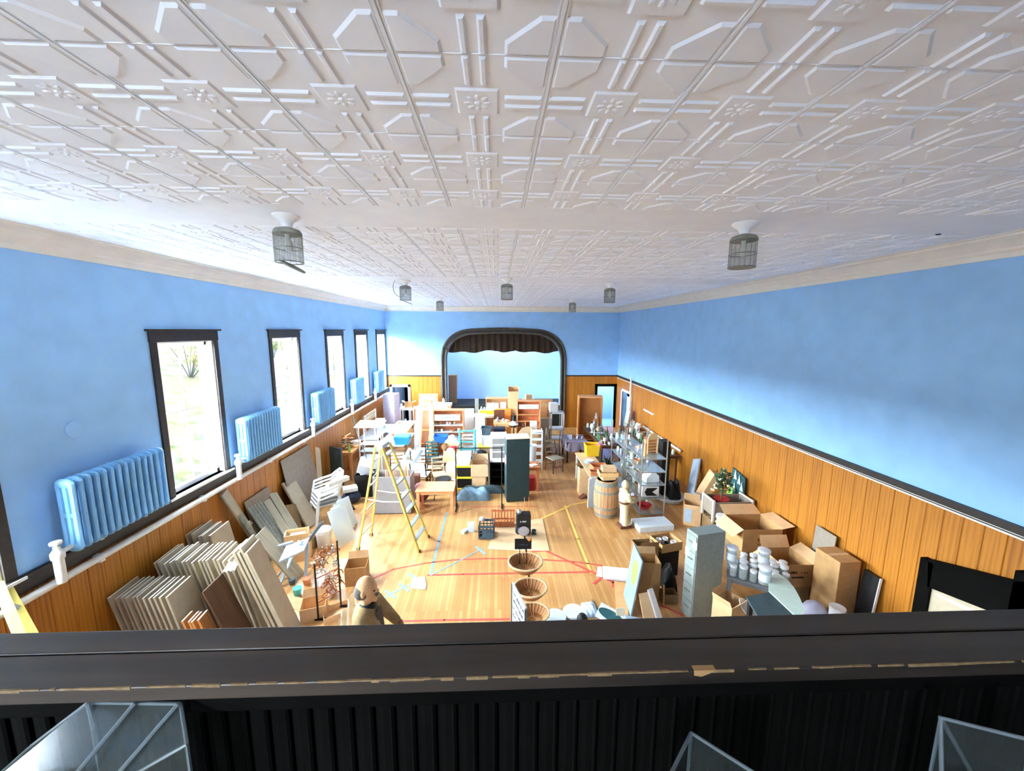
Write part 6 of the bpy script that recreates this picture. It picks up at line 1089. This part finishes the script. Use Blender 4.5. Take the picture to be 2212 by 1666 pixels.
sx0, sw, sz0, sz1 = RB((1112, 1164, 1148, 1186), 5.35); t0x = sx0-bx0; s_ = MB().box(t0x-sw/2, t0x+sw/2, .09, .105, sz0, sz1).build('sign', 'black', bs); 
for s in (-1, 1): MB().tube([(t0x+s*.05, .10, cb[0].z-.1), (t0x+s*.05, .10, sz0+.01)], .006, 6).build('sign_leg', 'black_metal', bs)
scrawl(s_, (t0x, .089, (sz0+sz1)/2-.01), .14, .03, 'slate', 12); dm = Q(1143, 1166, 5.33); MB().ext([(dm.x-bx0+.032*math.cos(q_*PI/2), .086, dm.z+.032*math.sin(q_*PI/2)) for q_ in range(4)], (0, -.002, 0)).build('orange_diamond', 'orange', s_)
# white notice board beside baskets
p_ = [P(1106, 1258, 1.22), P(1135, 1314, 1.22)]; u = p_[1]-p_[0]; nb = thing('sign_board', 'white freestanding notice board covered in small dark print', 'sign'); th_ = Vector((u.y, -u.x, 0)).normalized()*-.02
MB().ext([p_[0], p_[1], Vector((p_[1].x, p_[1].y, .25)), Vector((p_[0].x, p_[0].y, .25))], th_).build('panel', 'sign_white', nb); un_ = u.normalized(); nn = -th_.normalized()
for k in range(8): c_ = p_[0].lerp(p_[1], .5)+Vector((0, 0, -.10-.105*k))+nn*.0015; scrawl(nb, c_, u.length*.78, .055, 'ink', 40+k, (un_, (0, 0, 1)) if un_.cross(Vector((0,0,1))).dot(nn) > 0 else (-un_, (0, 0, 1)))
for q_ in p_: MB().beam((q_.x, q_.y, 0), (q_.x, q_.y, 1.2), .03, .02).build('leg', 'slate', nb)
# papers and boards on the floor
k4 = [P(*q_) for q_ in ((887, 1272), (918, 1275), (921, 1266), (917, 1247), (890, 1250))]; solo('white_sheet', 'white sheet of paper lying on the floor between the tape crosses', 'paper', MB().ext([Vector((v.x, v.y, .007)) for v in k4], (0, 0, .006)), 'paper')
k4 = [P(*q_, .05) for q_ in ((1302, 1223), (1362, 1229), (1360, 1253), (1303, 1246))]; t = thing('spiral_pad', 'big white spiral bound pad lying on the floor', 'pad'); MB().ext([Vector((v.x, v.y, .006)) for v in k4], (0, 0, .045)).build('pages', 'paper', t)
e0, e1 = k4[3], k4[2]; 
for k in range(18): v = e0.lerp(e1, (k+.5)/18); MB().tube([Vector((v.x, v.y+.015*math.cos(a*PI/3)-.008, .03+.028*math.sin(a*PI/3))) for a in range(6)], .003, 4).build('coil', 'lavender', t)
k4 = [P(*q_, .02) for q_ in ((1327, 1258), (1350, 1259), (1358, 1333), (1333, 1333))]; solo('wood_board', 'plain light wooden board lying on the floor below the spiral pad', 'board', MB().ext([Vector((v.x, v.y, .006)) for v in k4], (0, 0, .02)), 'oak')
solo('pale_strip', 'translucent lilac sleeve lying under the left end of the spiral pad', 'sleeve', MB().ext([Vector((v.x, v.y, .006)) for v in [P(*q_) for q_ in ((1288, 1246), (1301, 1248), (1300, 1226), (1291, 1226))]], (0,0,.004)), 'lavender')
c = P(1408, 1345); lean('drawing_board', 'pale drawing board standing on the floor before the tall brown carton', (c.x, c.y, 0), (c.x-.05, c.y+.16, .40), .26, .015, 'kraft', 'board', (1, .15, 0)); lean('plastic_bag', 'crumpled clear plastic bag hanging over the pale drawing board', (c.x+.13, c.y-.02, .0), (c.x-.02, c.y+.10, .50), .10, .05, 'poly', 'bag', (1, .15, 0), bev=.02)
for k, x in enumerate((1203, 1245)): c = P(x, 1349-4*k); cyl('round_tray', ['left white round tray on the floor by the lowest basket', 'right white round tray on the floor by the lowest basket'][k], 'tray', (c.x, c.y+.13+.07*k, .0), [(0,0),(.17,0),(.175,.03),(.16,.045),(0,.05)], 'cool_white', 28)
c = P(1258, 1352); solo('black_hat', 'round black fur hat on the floor by the white trays', 'hat', MB().ell((0,0,.09), (.085,.085,.1), 14, 8), 'black', (c.x, c.y+.02, 0), smooth=True)
heap('blue_bag', 'crumpled pale blue plastic bag right of the black hat', 'bag', (1263, 1322, 1295, 1352), 5.45, .32, 'blue_grey', 0, 41); lean('teal_sign', 'teal and white sign board lying tilted near the balcony', P(1348, 1352)+Vector((0,.02,.02)), P(1292, 1316, .10), .30, .02, 'teal', 'sign', (0,1,.2), parts=lambda t, w, th, L: [MB().box(-th/2, th/2, -w/2, w/2, 0, L).build('panel', 'paper', t), MB().ext([(th/2+.001, .10*math.cos(q_*PI/10), L*.5+.2*math.sin(q_*PI/10)) for q_ in range(20)], (.002,0,0)).build('teal_oval', 'teal_dark', t), MB().ext([(-th/2-.001, .10*math.cos(q_*PI/10), L*.5+.2*math.sin(q_*PI/10)) for q_ in range(20)], (-.002,0,0)).build('teal_oval', 'blue', t)])
c = P(1343, 1345); lean('picture_card', 'small cream framed card standing near the teal sign', (c.x, c.y+.06, .0), (c.x, c.y+.10, .17), .14, .012, 'cream', 'card', (1,0,0)); solo('red_book', 'dark red book on the floor before the blue bag', 'book', MB().cbox(0,0,0,.22,.14,.04), 'brown', P(1310, 1354)+Vector((0,.05,0)), .1); lean('blue_board', 'pale blue striped board lying right of the cream card', P(1392, 1350)+Vector((0,.03,.01)), P(1352, 1338, .08), .16, .015, 'blue_grey', 'board', (0,1,.1))
solo('grey_bracket', 'small grey metal angle bracket lying on the open floor', 'bracket', MB().box(0,.02,0,.2,0,.02).box(0,.16,-.02,0,0,.02), 'mid_grey', P(1284, 1316))
# ================================================================ LEFT FOREGROUND
rk = thing('scroll_rack', 'rust coloured scrolled metal rack on black legs beside the bald statue', 'rack'); g0, g1 = P(688, 1340), P(737, 1312); top_z = Q(725, 1168, g1.y).z
for g, z in ((g0, top_z*.82), (g1, top_z)): MB().tube([(g.x, g.y, 0), (g.x, g.y, z)], .014, 6).build('leg', 'black_metal', rk); MB().beam((g.x-.22, g.y, .015), (g.x+.22, g.y, .015), .03).build('foot', 'black_metal', rk)
rr2 = random.Random(17)
for k in range(26):
    u = rr2.uniform(.02, .98); b_ = g0.lerp(g1, u); z0 = rr2.uniform(.25, top_z*.9); R_ = rr2.uniform(.05, .10)
    du = (g1-g0).normalized(); pts = [Vector((b_.x, b_.y, z0))+du*(R_*(1-a/14)*math.cos(a*.7))+Vector((0,0,R_*(1-a/14)*math.sin(a*.7)+a*.012)) for a in range(12)]; MB().tube(pts, .009, 5).build('scroll', 'rust' if k % 3 else 'steel', rk, True)
for z in (.3, .7, 1.0): MB().tube([(g0.x, g0.y, z), (g1.x, g1.y, z)], .01, 6).build('crossbar', 'rust', rk)
c = P(752, 1278); carton('brown carton with one flap open behind the bald statue', (c.x+.06, c.y+.3, 0), .36, .32, .34, .15, 'card', {'l': 80, 'b': 10}); carton('shallow tan carton tray below the scrolled rack', (P(735, 1325).x, P(735, 1325).y, 0), .50, .28, .10, .55, 'card_pale', {}); carton('tan carton with garden oddments left of the scrolled rack', (P(672, 1340).x, P(672, 1340).y+.12, 0), .36, .30, .22, .3, 'card_pale', {'l': 60, 'b': 30})
for k, (x, y, z, r, mt, lab) in enumerate(((652, 1285, .10, .075, 'teal', 'turquoise round pot among the garden oddments'), (640, 1262, .06, .06, 'slate', 'grey metal funnel among the garden oddments'), (672, 1262, .05, .07, 'terracotta', 'orange flower pot among the garden oddments'), (660, 1310, .05, .06, 'green', 'green bottle shaped pot among the garden oddments'))): v = P(x, y+8, 0); cyl('garden_pot', lab, 'pot', (v.x-.12, v.y+.1, 0), [(0,0),(r*.7,0),(r,r*1.7),(r*.9,r*1.7),(0,r*1.5)], mt, 14)
heap('white_cloth', 'white patterned cloth heaped behind the scrolled rack', 'cloth', (672, 1238, 710, 1290), 6.0, .3, 'white', 0, 51); 
t = thing('folded_stool', 'pale blue folded metal step stool lying on the shelf boards', 'stool', (P(632, 1262).x-.15, P(632, 1262).y+.12, .0), .3)
MB().ext([(-.05,-.25,.50),(.30,-.05,.52),(.36,.25,.60),(.0,.10,.58)], (0,0,.025)).build('board', 'blue_grey', t)
for a, b in (((-.2,.05,.02),(.28,.1,.66)), ((-.1,-.2,.02),(.2,.2,.62)), ((-.25,.15,.58),(.1,.15,.64)), ((.3,-.05,.02),(.33,.2,.58))): MB().beam(a, b, .05, .03).build('leg', 'blue_grey', t)
# ---- bald statue
Ys = 3.78; hd = Q(796, 1272, Ys); st_ = thing('man_statue', 'life size statue of a bald man with grey hair in a tan coat reaching out', 'statue', (hd.x-.02, Ys, 0), 0); Hs = Q(797, 1246, Ys).z; k = Hs/1.80
def S(*v): return (v[0]*k, v[1]*k, v[2]*k)
body = MB(); body.tube([S(-.0,.09,.03), S(-.0,.09,.5), S(.0,.08,.92)], [.055*k,.07*k,.095*k], 12).tube([S(-.0,-.09,.03), S(-.0,-.09,.5), S(.0,-.08,.92)], [.055*k,.07*k,.095*k], 12)
body.ell(S(.07,.09,.045), S(.14,.055,.05)).ell(S(.07,-.09,.045), S(.14,.055,.05)); body.ell(S(0,0,.98), S(.13,.18,.15)).ell(S(-.01,0,1.25), S(.14,.20,.28)).ell(S(-.02,0,1.42), S(.12,.21,.11))
body.tube([S(-.02,-.21,1.43), S(-.03,-.25,1.2), S(.03,-.24,.98), S(.10,-.22,.92)], [.085*k,.07*k,.055*k,.04*k], 10)        # near arm hangs
ha = Q(856, 1350, Ys+.2); hl = Vector((ha.x-hd.x+.02, .24*k, ha.z)); sh_ = Vector(S(-.01,.2,1.42)); el = sh_.lerp(hl, .5)+Vector((0,.02,-.02)); body.tube([sh_, el, hl], [.085*k,.065*k,.05*k], 10)
def remesh(o, vx=.014): m_ = o.modifiers.new('r', 'REMESH'); m_.mode = 'VOXEL'; m_.voxel_size = vx; m_.use_smooth_shade = True; s_ = o.modifiers.new('s', 'SMOOTH'); s_.factor = .6; s_.iterations = 4
o = body.build('body', 'coat', st_, True); remesh(o, .018)
hdm = MB(); hz = 1.665; hdm.ell(S(-.005,0,hz+.02), S(.100,.078,.115), 16, 12).ell(S(.02,0,hz-.06), S(.075,.062,.075), 14, 10).ell(S(.098,0,hz-.012), S(.028,.016,.024), 8, 6).ell(S(.085,0,hz+.022), S(.02,.045,.012), 8, 6).ell(S(.075,0,hz-.108), S(.03,.03,.026), 8, 6).tube([S(-.02,0,1.45), S(0,0,hz-.05)], [.06*k,.055*k], 12)
for s in (-1, 1): hdm.ell(S(-.015,s*.08,hz-.01), S(.022,.012,.035), 8, 6)
hdm.ell(S(.092,0,hz-.068), S(.018,.026,.009), 8, 6).ell(S(.090,0,hz-.082), S(.016,.024,.009), 8, 6)
o = hdm.build('head', 'skin', st_, True); remesh(o, .007)
hr = MB().ell(S(-.050,0,hz-.015), S(.072,.089,.085), 16, 10)
for s in (-1, 1): hr.ell(S(-.02,s*.062,hz-.015), S(.040,.024,.055), 12, 8)
hr.build('hair', 'hair_grey', st_, True); MB().ell(S(.104,0,hz-.052), S(.014,.036,.014), 8, 5).build('moustache', 'hair_grey', st_, True)
for s in (-1, 1): MB().ell(S(.082,s*.032,hz+.008), S(.012,.012,.009), 8, 5).build('eye', 'black', st_, True)
MB().lathe([(.075*k,1.44*k),(.085*k,1.47*k),(.075*k,1.52*k),(.066*k,1.53*k)], 16).build('scarf', 'black', st_, True); MB().ext([S(.10,-.06,1.46), S(.125,-.02,1.2), S(.13,.03,.95), S(.145,.05,.95), S(.14,.03,1.2), S(.115,.03,1.46)], (0,.04,0)).build('lapel', 'black', st_)
for i in range(4): a = -.5+.33*i; d_ = (hl-el).normalized(); c_ = hl+d_*.02; MB().tube([c_+Vector((0,(i-1.5)*.02*k,0)), c_+d_*.05*k+Vector((0,(i-1.5)*.024*k,-.005)), c_+d_*(.085-.008*abs(i-1.2))*k+Vector((0,(i-1.5)*.024*k,-.035*k))], [.012*k,.011*k,.009*k], 8).build('finger', 'coat', st_, True)
MB().tube([hl+Vector((0,-.035*k,0)), hl+Vector((.03*k,-.06*k,-.01)), hl+Vector((.06*k,-.06*k,-.03*k))], [.014*k,.012*k,.009*k], 8).build('thumb', 'coat', st_, True); MB().ell(hl+(hl-el).normalized()*.01, (.05*k,.045*k,.022*k), 10, 6).build('palm', 'coat', st_, True)
MB().lathe([(0,0),(.3,0),(.3,.03),(0,.03)], 24).build('plinth', 'walnut', st_)
solo('plastic_drape', 'pale translucent plastic sheet hanging down the back of the bald statue', 'sheet', MB().grid(lambda u, v: (-.16-.13*v+.02*math.sin(u*14), -.22+.42*u, 1.50*k-v*1.35+.02*math.sin(u*9+v*7)), 16, 12), 'poly', (hd.x-.08, Ys, 0), smooth=True)
# ---- small statue of a figure in cream clothes with a peaked cap
c = P(1350, 1143); sm = thing('small_figure_statue', 'small painted statue of a figure in cream shirt and trousers on a brown base', 'statue', (c.x, c.y+.10, 0), .15); Hm = Q(1345, 1040, c.y+.1).z; k = (Hm-.07)/1.8
MB().box(-.13, .15, -.11, .11, 0, .07).build('base', 'brown', sm, bev=.01)
def T(x, y, z): return (x*k, y*k, z*k+.068)
bd = MB()
for s in (-1, 1): bd.tube([T(.0,s*.10,0), T(0,s*.10,.45), T(-.02,s*.09,.9)], [.12*k,.12*k,.14*k], 10); bd.ell(T(.10,s*.10,.04), (.18*k,.09*k,.06*k))
bd.ell(T(-.03,0,.95), (.22*k,.24*k,.16*k)).ell(T(-.02,0,1.18), (.22*k,.27*k,.30*k)).ell(T(-.02,0,1.38), (.17*k,.26*k,.13*k))
for s in (-1, 1): bd.tube([T(-.02,s*.26,1.38), T(.05,s*.30,1.12), T(.24,s*.2,1.02)], [.11*k,.10*k,.075*k], 10)
o = bd.build('body', 'khaki', sm, True); remesh(o, .01)
hh2 = MB().ell(T(.02,0,1.58), (.12*k,.10*k,.13*k), 12, 10).ell(T(.13,0,1.56), (.03*k,.02*k,.025*k), 6, 5).tube([T(-.01,0,1.4), T(0,0,1.52)], [.08*k,.07*k], 8)
for s in (-1, 1): hh2.tube([T(.24,s*.2,1.02), T(.40,s*.10,1.08)], [.05*k,.045*k], 8)
o = hh2.build('head_and_hands', 'skin', sm, True); remesh(o, .007)
MB().lathe([(.14*k, 1.60*k+.068), (.15*k, 1.66*k+.068), (.12*k, 1.76*k+.068), (.05*k, 1.84*k+.068), (0, 1.85*k+.068)], 14, (-.01*k,0,0)).build('cap', 'khaki', sm, True); MB().ext([T(.05,-.03,1.52), T(.16,-.03,1.42), T(.2,-.03,1.22), T(.12,-.03,1.25)], (0,.06*k,0)).build('scarf', 'plum', sm)
for s in (-1, 1): MB().ell(T(.115,s*.045,1.60), (.012*k,.018*k,.014*k), 6, 4).build('eye', 'black', sm)
for s in (-1, 1):
    for i in range(4): MB().tube([T(.40,s*.10+(i-1.5)*.025,1.08), T(.46,s*.08+(i-1.5)*.025,1.10), T(.48,s*.06+(i-1.5)*.025,1.14)], .012*k, 5).build('finger', 'skin', sm, True)
    MB().tube([T(.38,s*.06,1.1), T(.42,s*.02,1.14)], .014*k, 5).build('thumb', 'skin', sm, True)
MB().lathe([(.245*k, .93*k+.068), (.255*k, .95*k+.068), (.255*k, .98*k+.068), (.245*k, 1.0*k+.068)], 16, (-.03*k,0,0), .92, 1).build('belt', 'brown', sm, True)
